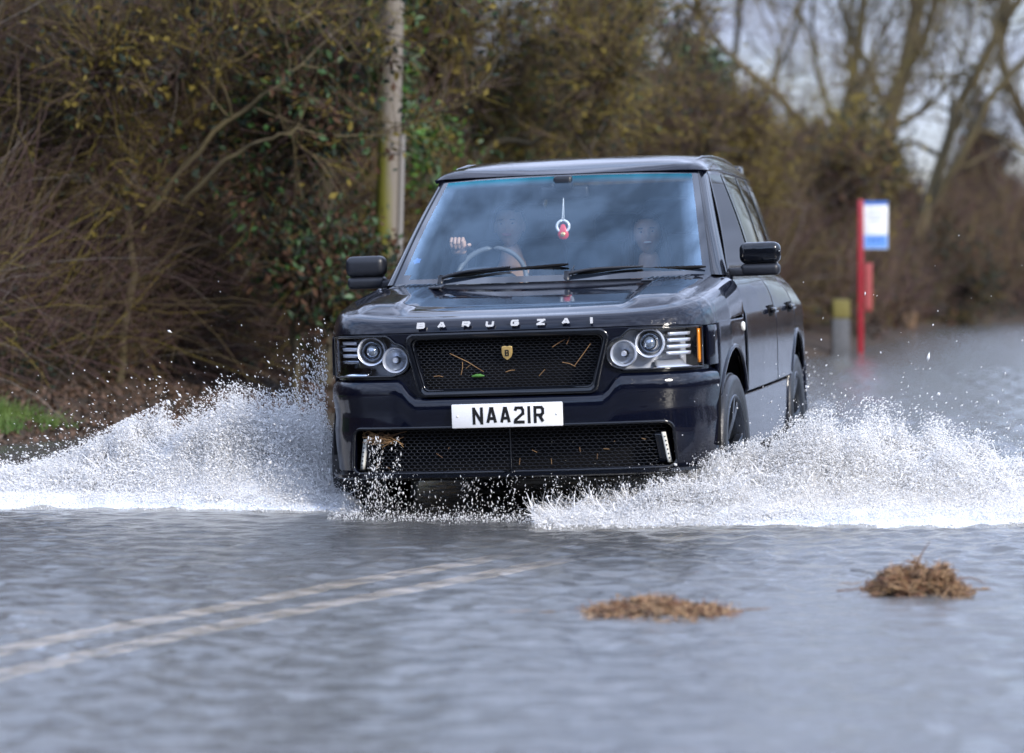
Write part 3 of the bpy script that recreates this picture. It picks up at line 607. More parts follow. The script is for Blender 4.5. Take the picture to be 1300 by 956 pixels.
# headlamps
for sg in (-1, 1):
    hl = None
    def patch(off, k=7, grow_=0):
        rows_ = []
        for f in np.linspace(0, 1, k):
            lo, hi = hl_lo(xa) - grow_, hl_hi(xa) + grow_; rows_.append(FP(sg * S(xa), lo + (hi - lo) * f, off))
        return rows_
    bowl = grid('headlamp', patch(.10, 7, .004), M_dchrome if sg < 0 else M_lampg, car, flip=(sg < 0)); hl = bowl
    lens = grid('lens', patch(.012), M_lens, hl, flip=(sg < 0)); 
    ring_pts = np.r_[[(x, float(hl_lo(x))) for x in xa], [(x, float(hl_hi(x))) for x in xa[::-1]], [(xa[0], float(hl_lo(xa[0])))]]
    Pr = np.stack([FP(sg * S(ring_pts[:, 0]), ring_pts[:, 1], o_) for o_ in (.010, .103)], 0); grid('bezel', Pr, M_gloss, hl); bt_ = Bag(); bt_.tube(FP(sg * S(ring_pts[:, 0]), ring_pts[:, 1], .012), .0055, 6); bt_.build('lamp_seal', M_gloss, hl)
    def disc(name, x, z, prof, m, off=.03, rad_seg=36, parent=hl):
        c_ = FP(sg * S(np.array([x])), np.array([z]), off)[0]; V, Fc = lathe(prof, 'y', rad_seg, c_)
        o = arr_mesh(name, V, Fc, m, parent); bm = bmesh.new(); bm.from_mesh(o.data); bmesh.ops.recalc_face_normals(bm, faces=bm.faces); bm.to_mesh(o.data); bm.free(); return autosmooth(o, 40)
    x1_, z1_, x2_, z2_ = .668, .915, .543, .872
    disc('lamp_ring', x1_, z1_, [(.03, .068), (.0, .070), (-.008, .066), (-.004, .060), (.012, .056), (.03, .050)], M_lampw, .035)
    disc('lamp_ring', x1_, z1_, [(.04, .047), (.004, .047), (-.004, .043), (.002, .038), (.03, .034)], M_chrome, .035)
    disc('projector', x1_, z1_, [(-.016, .0005), (-.014, .012), (-.008, .022), (.004, .029), (.02, .031)], M_ball, .04)
    disc('lamp_ring', x2_, z2_, [(.03, .062), (.0, .063), (-.007, .059), (-.002, .053), (.012, .050)], M_lampw, .035)
    disc('reflector', x2_, z2_, [(.012, .050), (.022, .042), (.032, .028), (.038, .014), (.04, .001)], M_chrome, .035)
    disc('bulb', x2_, z2_, [(.0, .001), (.0, .009), (.006, .013), (.035, .013)], M_lampw, .03)
    for k in range(4):                                   # lamp blades outboard
        x0_ = .757 - .004 * k; z_ = .955 - k * .030
        xx_ = np.linspace(x0_, .86, 8); rws = [FP(sg * S(xx_), z_ + dz, o_) for dz, o_ in ((-.008, .075), (-.009, .04), (.006, .036), (.009, .075))]
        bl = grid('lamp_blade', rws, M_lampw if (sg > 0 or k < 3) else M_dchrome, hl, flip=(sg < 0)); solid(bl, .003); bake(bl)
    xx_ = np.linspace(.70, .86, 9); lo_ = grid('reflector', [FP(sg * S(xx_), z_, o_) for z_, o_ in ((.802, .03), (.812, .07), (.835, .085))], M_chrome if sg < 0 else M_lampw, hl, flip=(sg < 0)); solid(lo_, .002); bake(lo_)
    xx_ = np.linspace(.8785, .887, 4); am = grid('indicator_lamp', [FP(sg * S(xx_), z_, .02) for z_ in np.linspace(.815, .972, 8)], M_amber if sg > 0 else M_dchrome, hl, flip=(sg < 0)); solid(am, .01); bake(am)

# ------------------------------------------------------------------ glyphs
G = {'N': [[(0, 0), (0, 1), (1, 0), (1, 1)]], 'A': [[(0, 0), (.42, 1), (.58, 1), (1, 0)], [(.18, .3), (.82, .3)]], '2': [[(0, .80), (.16, 1), (.84, 1), (1, .82), (1, .6), (.05, .16), (0, 0), (1, 0)]],
     'I': [[(.5, 0), (.5, 1)]], 'R': [[(0, 0), (0, 1), (.8, 1), (1, .86), (1, .62), (.8, .47), (0, .47)], [(.52, .47), (1, 0)]],
     'B': [[(0, 0), (0, 1), (.85, 1), (.95, .9), (.95, .62), (.82, .52), (0, .52)], [(.82, .52), (1, .4), (1, .1), (.85, 0), (0, 0)]],
     'U': [[(0, 1), (0, .15), (.15, 0), (.85, 0), (1, .15), (1, 1)]], 'G': [[(1, .8), (.85, 1), (.15, 1), (0, .85), (0, .15), (.15, 0), (.85, 0), (1, .15), (1, .48), (.55, .48)]], 'Z': [[(0, 1), (1, 1), (0, 0), (1, 0)]]}
def glyph(name, ch, cx_, cz_, wd, hg, st, off, m, parent, depth=.003, slant=0, flat=None):
    bm = bmesh.new(); k = 0; ys_ = float(FP(S(np.array([cx_])), np.array([cz_]), off)[0][1]) if flat is None else flat
    for stroke in G[ch]:
        pts = [Vector(((p[0] - .5) * (wd - st) + cx_ + slant * (p[1] - .5) * hg, 0, (p[1] - .5) * (hg - st) + cz_)) for p in stroke]
        for i, (a, b) in enumerate(zip(pts[:-1], pts[1:])):
            d = (b - a).normalized(); nrm_ = Vector((-d.z, 0, d.x)) * st / 2; diag = abs(d.x) > .05 and abs(d.z) > .05
            e = st * (.5 if not diag else .22); e0 = e if i > 0 or not diag else 0; e1 = e if i < len(pts) - 2 or not diag else 0
            if not diag and ch == 'R' and stroke is G[ch][1]: e0 = 0
            a2, b2 = a - d * min(e0, st * .5), b + d * min(e1, st * .5); y1 = ys_ - depth - k * .00012; k += 1
            fr_ = [bm.verts.new(q + Vector((0, y1, 0))) for q in (a2 - nrm_, b2 - nrm_, b2 + nrm_, a2 + nrm_)]; bk = [bm.verts.new((v.co.x, ys_, v.co.z)) for v in fr_]
            bm.faces.new(fr_)
            for j in range(4): bm.faces.new((fr_[j], bk[j], bk[(j + 1) % 4], fr_[(j + 1) % 4]))
    bmesh.ops.recalc_face_normals(bm, faces=bm.faces); return bm_obj(name, bm, m, parent)
pl = rbox('number_plate', (0, -.016, .607), (.520, .012, .111), M_white, car, .005, 2)
x_ = -.1615
for ch, w_ in (('N', .05), ('A', .05), ('A', .05), ('2', .05), ('I', .014), ('R', .05)):
    glyph('character', ch, x_ + w_ / 2, .607, w_, .079, .0135, 0, M_black, pl, .0015, flat=-.0218); x_ += w_ + .0145
for sg in (-1, 1):
    V, Fc = lathe([(-.002, .0005), (-.002, .005), (.001, .006)], 'y', 10, (sg * .232, -.022, .607)); arr_mesh('screw', V, Fc, M_led, pl)
for ch, px in zip('BARUGZAI', (538.7, 565.3, 596.5, 626.5, 658, 690.5, 721.5, 753)):
    x = -.398 + (px - 538.7) / (753 - 538.7) * .80
    glyph('hood_letter', ch, x, 1.030, .013 if ch == 'I' else .037, .028, .0085 if ch != 'I' else .011, .010, M_letter, car, .010, .12 if ch != 'I' else 0)
# badge: gold shield with a dark letter
sh = [(-.024, .028), (-.012, .032), (0, .028), (.012, .032), (.024, .028), (.025, 0), (.018, -.02), (0, -.034), (-.018, -.02), (-.025, 0)]
bd = prism('grille_badge', [(x + .004, z + .893) for x, z in sh], 'y', .012, .026, M_gold, car); bevel(bd, .002, 2); bake(bd)
sb = prism('badge_face', [(x * .74 + .004, z * .74 + .893) for x, z in sh], 'y', .0105, .02, M_gold, bd)
G['b'] = G['B']; glyph('badge_letter', 'b', .004, .892, .019, .029, .0055, 0, M_black, bd, .002, flat=.0106)

# ------------------------------------------------------------------ greenhouse
def WS(u, v, off=0):
    """windscreen surface; u -1..1 across, v 0 bottom .. 1 top"""
    u, v = np.broadcast_arrays(np.asarray(u, float), np.asarray(v, float)); hw_ = .805 + (.668 - .805) * v; x = u * hw_; yb = 1.08 + .19 * np.abs(u) ** 2.2; yt = 1.86 + .09 * np.abs(u) ** 2.2; y = yb + (yt - yb) * v
    z = 1.208 + (1.747 - .012 * np.abs(u) ** 2 - 1.208) * v + .018 * np.sin(np.pi * v)
    return np.stack([x, y - off * .5, z + off * .85], -1)
uv = np.r_[-1, -.975, -.95, np.linspace(-.9, .9, 31), .95, .975, 1]; vvs = np.r_[0, .02, .05, .09, np.linspace(.13, .87, 14), .90, .93, .96, .985, 1]
U_, V_ = np.meshgrid(uv, vvs); P = WS(U_, V_); um = (uv[:-1] + uv[1:]) / 2; vm = (vvs[:-1] + vvs[1:]) / 2; UM, VM = np.meshgrid(um, vm)
mi = np.zeros(UM.shape, int); bo = .045 + .05 * np.clip((np.abs(UM) - .85) / .15, 0, 1) ** 2; mi[(VM < bo + .02) | (np.abs(UM) > .962) | (VM > .988)] = 1
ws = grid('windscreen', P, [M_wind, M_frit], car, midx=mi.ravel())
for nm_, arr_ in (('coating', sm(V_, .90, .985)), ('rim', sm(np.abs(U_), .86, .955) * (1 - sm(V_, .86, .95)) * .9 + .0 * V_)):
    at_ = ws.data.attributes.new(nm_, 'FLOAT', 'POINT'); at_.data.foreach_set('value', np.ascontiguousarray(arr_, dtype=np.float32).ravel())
# cowl
P = [[(x, 1.02 + .2 * abs(x / .8) ** 2.2 + dy, z) for x in np.linspace(-.82, .82, 25)] for dy, z in ((-.02, 1.168), (.02, 1.185), (.06, 1.198), (.10, 1.205))]
grid('cowl', P, M_satin, car)
zroof = lambda y: np.interp(y, [1.86, 1.97, 2.1, 2.4, 2.9, 3.6, 4.2, 4.75], [1.752, 1.79, 1.822, 1.850, 1.863, 1.862, 1.85, 1.815])
ry = np.r_[1.0, 1.03, np.linspace(1.1, 3.9, 30)] - 1.0; ry = ry / ry[-1] * (4.75 - 1.865); rx = np.array([-.715, -.708, -.69, -.66, -.62, -.55, -.4, -.2, 0, .2, .4, .55, .62, .66, .69, .708, .715]); P = []
for y_ in ry:
    row = []
    for x_ in rx:
        f = abs(x_) / .715; yy = 1.865 + y_ + .085 * (min(f, .93) / .93) ** 2.2 * max(0, 1 - y_ / .8); top = zroof(yy if y_ > .0 else 1.86); edge = np.interp(yy, [1.86, 2.1, 2.6, 4.75], [1.742, 1.752, 1.757, 1.73])
        prof = np.interp(f, [0, .5, .77, .87, .925, .965, .99, 1], [1, .965, .86, .74, .58, .34, .12, 0]); row.append((x_ * (1 - taper(yy) / .70), yy, edge + (max(top, edge + .004) - edge) * prof))
    P.append(row)
roof = grid('roof', P, M_paint, car, flip=False); solid(roof, .02, 1)
bm = bmesh.new(); bm.from_mesh(roof.data); 
if sum(f.normal.z for f in bm.faces) < 0: bmesh.ops.reverse_faces(bm, faces=bm.faces)
bm.to_mesh(roof.data); bm.free(); roof.modifiers['s'].offset = -1; bake(roof); autosmooth(roof, 50)
for sg in (-1, 1):   # roof ditch mouldings
    b = Bag(); yy = np.linspace(1.99, 4.6, 20); b.tube(np.stack([sg * (.628 - .9 * taper(yy)), yy, [zroof(y) - .024 for y in yy]], -1), .007, 5); b.build('roof_moulding', M_gloss, car)
def GX(z, off=0): return .868 - (z - 1.2) * .305 + off
def quad_panel(name, sg, yb0, yb1, yt0, yt1, z0, z1, m, off=0, th_=.02, parent=car):
    P = []
    for f in np.linspace(0, 1, 8):
        z = z0 + (z1 - z0) * f; bow = .012 * math.sin(math.pi * (z - 1.2) / .55)
        P.append([(sg * (GX(z, off) + bow - taper(y)), y, z) for y in np.linspace(yb0 + (yt0 - yb0) * f, yb1 + (yt1 - yb1) * f, 14)])
    o = grid(name, P, m, parent, flip=(sg < 0)); solid(o, th_); bevel(o, .003, 2, 50); bake(o); return autosmooth(o, 40)
for sg in (-1, 1):
    # A pillar: from the windscreen edge round to the side glass
    P = []
    for f in np.linspace(0, 1, 12):
        e = WS(sg * 1.0, f); i_ = WS(sg * .985, f, -.02); yb = 1.44 + (2.10 - 1.44) * f; z = e[2]; gx_ = GX(z)
        P.append([i_, e + np.array([0, -.004, .006]), e + np.array([sg * (gx_ - abs(e[0])) * .45, .012, .004]), (sg * (gx_ - .004), e[1] + .05 + .05 * (1 - f), z), (sg * gx_, (e[1] + yb) / 2 + .04, z - .002), (sg * gx_, yb, z - .004), (sg * (gx_ - .03), yb, z - .004)])
    ap = grid('windscreen_pillar', P, M_gloss, car, flip=(sg < 0)); autosmooth(ap, 60)
    quad_panel('window_rail', sg, 1.40, 4.72, 1.40, 4.70, 1.196, 1.222, M_gloss)
    quad_panel('roof_rail', sg, 2.02, 4.62, 2.08, 4.60, 1.725, 1.752, M_gloss)
    for nm, a in (('door_pillar', (2.60, 2.67, 2.57, 2.64)), ('quarter_pillar', (3.50, 3.57, 3.46, 3.53)), ('rear_pillar', (4.40, 4.78, 4.28, 4.66))):
        quad_panel(nm, sg, *a, 1.222, 1.735, M_gloss, .002)
    for a in ((1.44, 2.60, 2.06, 2.57), (2.67, 3.50, 2.64, 3.46), (3.57, 4.40, 3.53, 4.28)):
        quad_panel('side_window', sg, *a, 1.214, 1.735, M_side, -.001, .004)
P = [[(x, 4.80 - .13 * f + .03 * (1 - (x / .8) ** 2), 1.2 + .55 * f) for x in np.linspace(-(.75 - .17 * f), .75 - .17 * f, 9)] for f in np.linspace(0, 1, 5)]
grid('rear_window', P, M_side, car)
# roof spoiler
sp_ = rbox('roof_spoiler', (0, 4.77, 1.812), (1.08, .18, .03), M_gloss, car, .014)
for sg in (-1, 1): rbox('spoiler_end', (sg * .545, 4.78, 1.79), (.03, .18, .07), M_gloss, sp_, .012)
rbox('roof_aerial', (-.02, 4.4, 1.872), (.03, .12, .04), M_gloss, car, .012)

# mirrors
for sg in (-1, 1):
    mr = rbox('door_mirror', (sg * 1.012, 1.60, 1.311), (.205, .115, .108), M_gloss if sg > 0 else M_satin, car, .036, 5)
    rbox('lower_shell', (sg * 1.010, 1.604, 1.228), (.196, .108, .062), M_satin, mr, .024, 4)
    rbox('mirror_arm', (sg * .888, 1.585, 1.219), (.11, .06, .044), M_satin, mr, .014, 3)
    rbox('mirror_glass', (sg * 1.012, 1.660, 1.285), (.165, .006, .13), M_chrome, mr, .002, 2)
# wipers
def wiper(pivot, tip, uvt, name='wiper'):
    b = Bag(); P0, P1 = np.array(pivot), np.array(tip); mid = P0 * .45 + P1 * .55 + np.array([0, -.012, .018]); b.tube(spline([P0, P0 * .8 + P1 * .2 + np.array([0, -.01, .018]), mid], 10), np.linspace(.011, .006, 10), 6)
    w_ = b.build(name, M_satin, car)
    c = Bag(); a = P0 * .93 + P1 * .07; ln_ = spline([a + np.array([-.02, .0, .004]), P0 * .5 + P1 * .5 + np.array([0, .004, .004]), P1], 16); c.tube(ln_, np.interp(np.linspace(0, 1, 16), [0, .1, .9, 1], [.004, .009, .009, .004]), 5); c.build('blade', M_matte, w_)
    V, Fc = lathe([(-.005, .001), (.015, .012), (-.03, .018)], 'z', 14, P0); arr_mesh('pivot', V, Fc, M_satin, w_)
def onws(x, v): u = x / (.805 + (.668 - .805) * v); return WS(u, v, .014)
wiper(onws(-.54, .035), onws(.11, .115), None); wiper(onws(.11, .035), onws(.775, .055), None)
b = Bag(); b.tube([onws(.13, .04), onws(.14, .1)], .004, 5); b.build('washer_jet', M_satin, car)

# wheels
def wheel(sg, yc, turn=0):
    c_ = np.array([sg * .83, yc, .37]); prof = []
    for a_, r_ in ((-.11, .262), (-.125, .30), (-.127, .335), (-.118, .358), (-.10, .367), (.10, .367), (.118, .358), (.127, .335), (.125, .30), (.112, .262)): prof.append((a_, r_))
    V, Fc = lathe(prof, 'x', 72); tr_ = arr_mesh('wheel', V, Fc, M_rubber, car); tr_.location = c_
    bm = bmesh.new(); bm.from_mesh(tr_.data); bmesh.ops.recalc_face_normals(bm, faces=bm.faces); bm.to_mesh(tr_.data); bm.free(); tr_.rotation_euler[2] = turn
    b = Bag()
    for xx in (-.085, -.045, .0, .045, .085):                # circumferential tread ribs
        V, Fc = lathe([(xx - .014, .366), (xx - .013, .371), (xx + .013, .371), (xx + .014, .366)], 'x', 72); b.add(V, Fc)
    b.build('tread', M_rubber, tr_)
    V, Fc = lathe([(sg * .10, .262), (sg * .118, .268), (sg * .12, .258), (sg * .09, .245), (sg * .02, .238), (-sg * .1, .24)], 'x', 60); rm = arr_mesh('rim', V, Fc, M_rim, tr_)
    V, Fc = lathe([(sg * .02, .22), (sg * .02, .06), (sg * .01, .01)], 'x', 40); arr_mesh('brake_disc', V, Fc, M_dchrome, tr_)
    V, Fc = lathe([(sg * .08, .001), (sg * .08, .035), (sg * .068, .06), (sg * .03, .075)], 'x', 30); arr_mesh('hub_cap', V, Fc, M_rim, tr_)
    for k in range(10):
        a = math.radians(36 * (k // 2) * 2 + (-11 if k % 2 else 11)); a0 = math.radians(72 * (k // 2)); bm = bmesh.new()
        pin, pout = (math.cos(a0), math.sin(a0)), (math.cos(a), math.sin(a)); n0 = (-math.sin(a0), math.cos(a0)); vs2 = []
        for rr, dd, wd_, xo, dp in ((.05, pin, .016, .074, .04), (.15, ((pin[0] + pout[0]) / 2, (pin[1] + pout[1]) / 2), .013, .098, .035), (.25, pout, .018, .110, .04)):
            for s1, s2 in ((-1, 0), (1, 0), (1, -1), (-1, -1)): vs2.append(bm.verts.new((sg * (xo + s2 * dp), dd[0] * rr + n0[0] * wd_ * s1, dd[1] * rr + n0[1] * wd_ * s1)))
        for q in (0, 4):
            for j in range(4): bm.faces.new((vs2[q + j], vs2[q + (j + 1) % 4], vs2[q + 4 + (j + 1) % 4], vs2[q + 4 + j]))
        bmesh.ops.recalc_face_normals(bm, faces=bm.faces); sp2 = bm_obj('spoke', bm, M_rim, tr_); bevel(sp2, .003, 2); bake(sp2)
for sg in (-1, 1): wheel(sg, .88, math.radians(-3)); wheel(sg, 3.76)

# interior
P = [[(x, y, z - .03 * abs(x / .75) ** 3) for x in np.linspace(-.76, .76, 12)] for y, z in ((1.22, 1.165), (1.4, 1.19), (1.6, 1.20), (1.75, 1.185), (1.82, 1.10), (1.82, .75))]
solid(grid('dashboard', P, M_int, car), .02)
bn = Bag(); a = np.linspace(math.pi * .08, math.pi * .92, 16); bn.tube(np.stack([-.43 + .19 * np.cos(a), np.full(16, 1.66), 1.17 + .09 * np.sin(a)], -1), .03, 8); bn.build('instrument_hood', M_int, car)
rt = Matrix.Translation((-.43, 1.93, 1.215)) @ Matrix.Rotation(math.radians(-24), 4, 'X')
stw = Bag(); a = np.linspace(0, 2 * np.pi, 49); ring = np.stack([.185 * np.cos(a), np.zeros(49), .185 * np.sin(a)], -1); R3 = np.array(rt.to_3x3()); tr3 = np.array(rt.translation)
stw.tube(ring @ R3.T + tr3, .013, 10)
for q in (math.radians(-15), math.radians(195), math.radians(270)): stw.tube(np.array([(0, 0, 0), (.18 * math.cos(q), 0, .18 * math.sin(q))]) @ R3.T + tr3, .018, 8)
M_lea2 = mat('grey_leather', (.13, .14, .15), .35)
st_ = stw.build('steering_wheel', M_lea2, car); rbox('horn_pad', tuple(tr3), (.13, .05, .11), M_int, st_, .02)
def seat(x, y):
    s_ = rbox('seat', (x, y + .25, .80), (.52, .55, .22), M_leather, car, .07, 4)
    rbox('backrest', (x, y + .56, 1.13), (.50, .14, .60), M_leather, s_, .06, 4, Matrix.Rotation(math.radians(-12), 3, 'X'))
    rbox('headrest', (x, y + .66, 1.525), (.27, .10, .19), M_leather, s_, .045, 4)
    b = Bag(); [b.tube([(x + dx, y + .62, 1.38), (x + dx, y + .66, 1.5)], .006, 6) for dx in (-.06, .06)]; b.build('headrest_post', M_chrome, s_)
seat(-.40, 2.05); seat(.40, 2.05)
rs = rbox('rear_bench', (0, 3.45, 1.1), (1.3, .16, .62), M_leather, car, .06, 4)
for x_ in (-.42, 0, .42): rbox('headrest', (x_, 3.5, 1.48), (.26, .09, .16), M_leather, rs, .04, 4)
rbox('cabin_floor', (0, 2.9, .8), (1.5, 3.5, .04), M_int, car, .01)
hd_ = rbox('headliner', (0, 3.2, 1.765), (1.22, 2.3, .012), mat('headliner_cloth', (.22, .21, .2), .9), car, .003)
mrv = rbox('rear_view_mirror', (-.015, 1.86, 1.655), (.25, .03, .065), M_satin, car, .018, 4)
rbox('sensor_pod', (-.015, 1.83, 1.705), (.10, .06, .075), M_satin, mrv, .02, 4)
# tax holder stickers low in the corner
M_blue = mat('blue_sticker', (.03, .12, .35), .4)
bm = bmesh.new(); c0 = WS(-.905, .22, -.006); vsx = []
for k in range(10):
    r_ = .026 if k % 2 else .017; a = k * math.pi / 5; p = WS(-.905 + r_ / .78 * math.cos(a), .22 + r_ / .85 * math.sin(a), -.006); vsx.append(bm.verts.new(p))
bm.faces.new(vsx); stk = bm_obj('window_sticker', bm, M_blue, car)

# ------------------------------------------------------------------ people
def skin_body(name, verts, edges, radii, m, parent, M, root=0, sub=2):
    me = bpy.data.meshes.new(name); me.from_pydata([Vector(v) for v in verts], edges, []); o = bpy.data.objects.new(name, me); C.objects.link(o)
    if parent: o.parent = parent
    o.modifiers.new('sk', 'SKIN'); sv_ = me.skin_vertices[0].data
    for i, r_ in enumerate(radii):
        sv_[i].radius = r_ if isinstance(r_, tuple) else (r_, r_); sv_[i].use_root = (i == root)
    sb_ = o.modifiers.new('ss', 'SUBSURF'); sb_.levels = sub; sb_.render_levels = sub
    bpy.context.view_layer.update(); bake(o); me2 = o.data; me2.materials.clear(); me2.materials.append(m); me2.polygons.foreach_set('use_smooth', [True] * len(me2.polygons))
    if M is not None: o.matrix_world = M
    return o
def head_mesh(bm, c, s=1.0, turn=0, tilt=0, smile=True):
    """a head with brow, eye sockets, nose, lips and chin, facing -y"""
    n_u, n_v = 48, 40; ret = []; R_ = Matrix.Rotation(turn, 3, 'Z') @ Matrix.Rotation(tilt, 3, 'Y')
    g_ = lambda x, z, x0, z0, sx, sz: math.exp(-((x - x0) / sx) ** 2 - ((z - z0) / sz) ** 2)
    for j in range(n_v + 1):
        v = math.pi * j / n_v; row = []
        for i in range(n_u):
            u_ = 2 * math.pi * i / n_u; x, y, z = math.sin(v) * math.sin(u_), -math.sin(v) * math.cos(u_), math.cos(v)
            jaw = 1 - .30 * max(0, -z) ** 1.3; X_ = x * .074 * jaw; Z_ = z * .112; Y_ = y * (.094 if y < 0 else .098) * (1 - .08 * max(0, -z)); 
            if y < 0:
                Y_ -= .020 * g_(X_, Z_, 0, -.012, .010, .020) + .010 * g_(X_, Z_, 0, .010, .008, .02); Y_ += .008 * (g_(X_, Z_, -.030, .012, .014, .009) + g_(X_, Z_, .030, .012, .014, .009))
                Y_ -= .005 * (g_(X_, Z_, 0, .034, .04, .008)); Y_ -= .006 * g_(X_, Z_, 0, -.046, .022, .007); Y_ += .004 * g_(X_, Z_, 0, -.052, .022, .003); Y_ -= .008 * g_(X_, Z_, 0, -.085, .02, .014); Y_ -= .004 * (g_(X_, Z_, -.045, -.025, .018, .018) + g_(X_, Z_, .045, -.025, .018, .018))
            row.append(bm.verts.new(R_ @ Vector((X_, Y_, Z_)) * s + Vector(c)))
        ret.append(row)
    for j in range(n_v):
        for i in range(n_u):
            try: bm.faces.new((ret[j][i], ret[j + 1][i], ret[j + 1][(i + 1) % n_u], ret[j][(i + 1) % n_u]))
            except Exception: pass
    for sx in (-1, 1):                                              # ears
        r_ = bmesh.ops.create_uvsphere(bm, u_segments=12, v_segments=8, radius=.026)
        for v in r_['verts']: v.co = R_ @ Vector((sx * .076 + v.co.x * .35, v.co.y * .7 + .01, v.co.z * 1.15 - .005)) * s + Vector(c)
    return R_
def person(label, hx, hy, hz, turn, tilt, long_hair, arms, scale=1.0, smile=False):
    root = empty('person', CM @ Matrix.Translation((hx, hy, .9))); tag(root, label, 'person')
    inv_ = Matrix.Translation((-hx, -hy, -.9)); Mloc = CM
    # body: pelvis, spine, neck, thighs and shins, arms to wrists
    sh_z = hz - .27 * scale; P = [(hx, hy + .10, .92), (hx, hy + .09, 1.08), (hx, hy + .06, sh_z - .06), (hx, hy + .03, sh_z + .05), (hx, hy, hz - .085),
         (hx - .10, hy - .05, .90), (hx - .12, hy - .46, .93), (hx - .12, hy - .60, .62), (hx + .10, hy - .05, .90), (hx + .12, hy - .46, .93), (hx + .12, hy - .60, .62)]
    E_ = [(0, 1), (1, 2), (2, 3), (3, 4), (0, 5), (5, 6), (6, 7), (0, 8), (8, 9), (9, 10)]; R_ = [(.15, .12), (.14, .11), (.16, .11), (.075, .07), (.05, .05), .085, .068, .05, .085, .068, .05]
    ends = []
    for sx, el, wr in arms:
        k = len(P); P += [(hx + sx * .17 * scale, hy + .05, sh_z), el, wr]; R_ += [.062, .045, .028]; E_ += [(2, k), (k, k + 1), (k + 1, k + 2)]; ends.append((el, wr, sx))
    bod = skin_body('body', P, E_, R_, M_skin, None, None); bm = bmesh.new(); bm.from_mesh(bod.data); hr = head_mesh(bm, (hx, hy - .015, hz), scale, turn, tilt)
    for el, wr, sx in ends:                                         # palm, four fingers and a thumb closed over what is held
        el, wr = Vector(el), Vector(wr); d = (wr - el).normalized(); up_ = Vector((0, 0, 1)); side = d.cross(up_).normalized() * (1 if sx < 0 else -1)
        fwd = Vector((0, -1, 0)); pc = wr + Vector((0, -.045, .022)); rbox_bm(bm, pc, (.078, .05, .085), .022, 4)
        for f in range(4):
            z_ = pc.z + .038; xb = pc.x + (f - 1.5) * .0195; lnf = (.9, 1, .96, .8)[f]; pth = [Vector((xb, pc.y - .018, z_ - .004)), Vector((xb, pc.y - .040 * lnf, z_ + .004)), Vector((xb, pc.y - .056 * lnf, z_ - .018)), Vector((xb, pc.y - .050 * lnf, z_ - .042 * lnf)), Vector((xb, pc.y - .034, z_ - .050 * lnf))]
            V, Fc = tube_arr(np.array([spline([tuple(p) for p in pth], 12)]), np.full((1, 12), .0092) * np.interp(np.arange(12), [0, 9, 11], [1, .88, .5]), 8); vv_ = [bm.verts.new(q) for q in V]
            for q in Fc: bm.faces.new([vv_[i] for i in q])
        pth = [pc + Vector((sx * -.03, -.005, -.01)), pc + Vector((sx * -.055, -.022, .0)), pc + Vector((sx * -.066, -.045, .008)), pc + Vector((sx * -.058, -.062, .004))]
        V, Fc = tube_arr(np.array([spline([tuple(p) for p in pth], 12)]), np.full((1, 12), .0105) * np.interp(np.arange(12), [0, 9, 11], [1, .88, .5]), 8); vv_ = [bm.verts.new(q) for q in V]
        for q in Fc: bm.faces.new([vv_[i] for i in q])
    bmesh.ops.transform(bm, matrix=inv_, verts=bm.verts); bm.to_mesh(bod.data); bm.free(); bod.data.polygons.foreach_set('use_smooth', [True] * len(bod.data.polygons)); bod.parent = root
    R3_ = hr; 
    def at(x, y, z): return R3_ @ Vector((x, y, z)) * scale + Vector((hx - hx, hy - .015 - hy, hz - .9))
    def blob(name, pts_sz, m):
        bm = bmesh.new()
        for (x, y, z), s_ in pts_sz:
            r_ = bmesh.ops.create_uvsphere(bm, u_segments=14, v_segments=10, radius=1)
            for v in r_['verts']: v.co = at(x + v.co.x * s_[0], y + v.co.y * s_[1], z + v.co.z * s_[2])
        return bm_obj(name, bm, m, root, True)
    M_eye = mat('eye_white', (.35, .32, .3), .3); M_iris = mat('dark_iris', (.02, .012, .008), .2); M_lip = mat('lips', (.42, .14, .12), .4); M_teeth = mat('teeth', (.75, .73, .68), .3)
    blob('eyes', [((sx * .030, -.0745, .012), (.0115, .008, .0052)) for sx in (-1, 1)], M_eye); blob('iris', [((sx * .030, -.0815, .012), (.005, .002, .0048)) for sx in (-1, 1)], M_iris)
    blob('eyebrows', [((sx * .031, -.0875, .032), (.017, .006, .0032)) for sx in (-1, 1)], M_hair)
    blob('lips', [((0, -.094, -.046), (.026, .005, .0095))], M_lip); smile and blob('teeth', [((0, -.0975, -.045), (.023, .003, .0055))], M_teeth)
    # hair: shell over the skull, locks down to the shoulders when long
    bm = bmesh.new(); r_ = bmesh.ops.create_uvsphere(bm, u_segments=40, v_segments=28, radius=1)
    for v in list(bm.verts):
        x, y, z = v.co; front = y < -.25 and z < .45 + .15 * (1 - abs(x)) ; low = z < (-.35 if not long_hair else -.75) 
        if front or low: bm.verts.remove(v); continue
        k = 1 + .05 * noise.noise(Vector((x * 6, y * 6, z * 2))); v.co = at(x * .091 * k, y * (.103 if y < 0 else .112) * k + .004, z * .124 * k + .004)
    if long_hair:
        for q in range(36):
            a = math.radians(-15 + q * 210 / 35) ; xb, yb = math.cos(a) * .084, math.sin(a) * .09 + .02; pth = [at(xb, yb, .03), at(xb * 1.15, yb, -.06), at(xb * 1.2, yb + .01, -.14), at(xb * 1.1, yb + .01, -.23 - .03 * math.sin(q * 3))]
            V, Fc = tube_arr(np.array([spline([tuple(p) for p in pth], 10)]), np.interp(np.arange(10), [0, 5, 9], [.014, .017, .004])[None], 6); vv_ = [bm.verts.new(p) for p in V]
            for f in Fc: bm.faces.new([vv_[i] for i in f])
    bm_obj('hair', bm, M_hair, root, True)
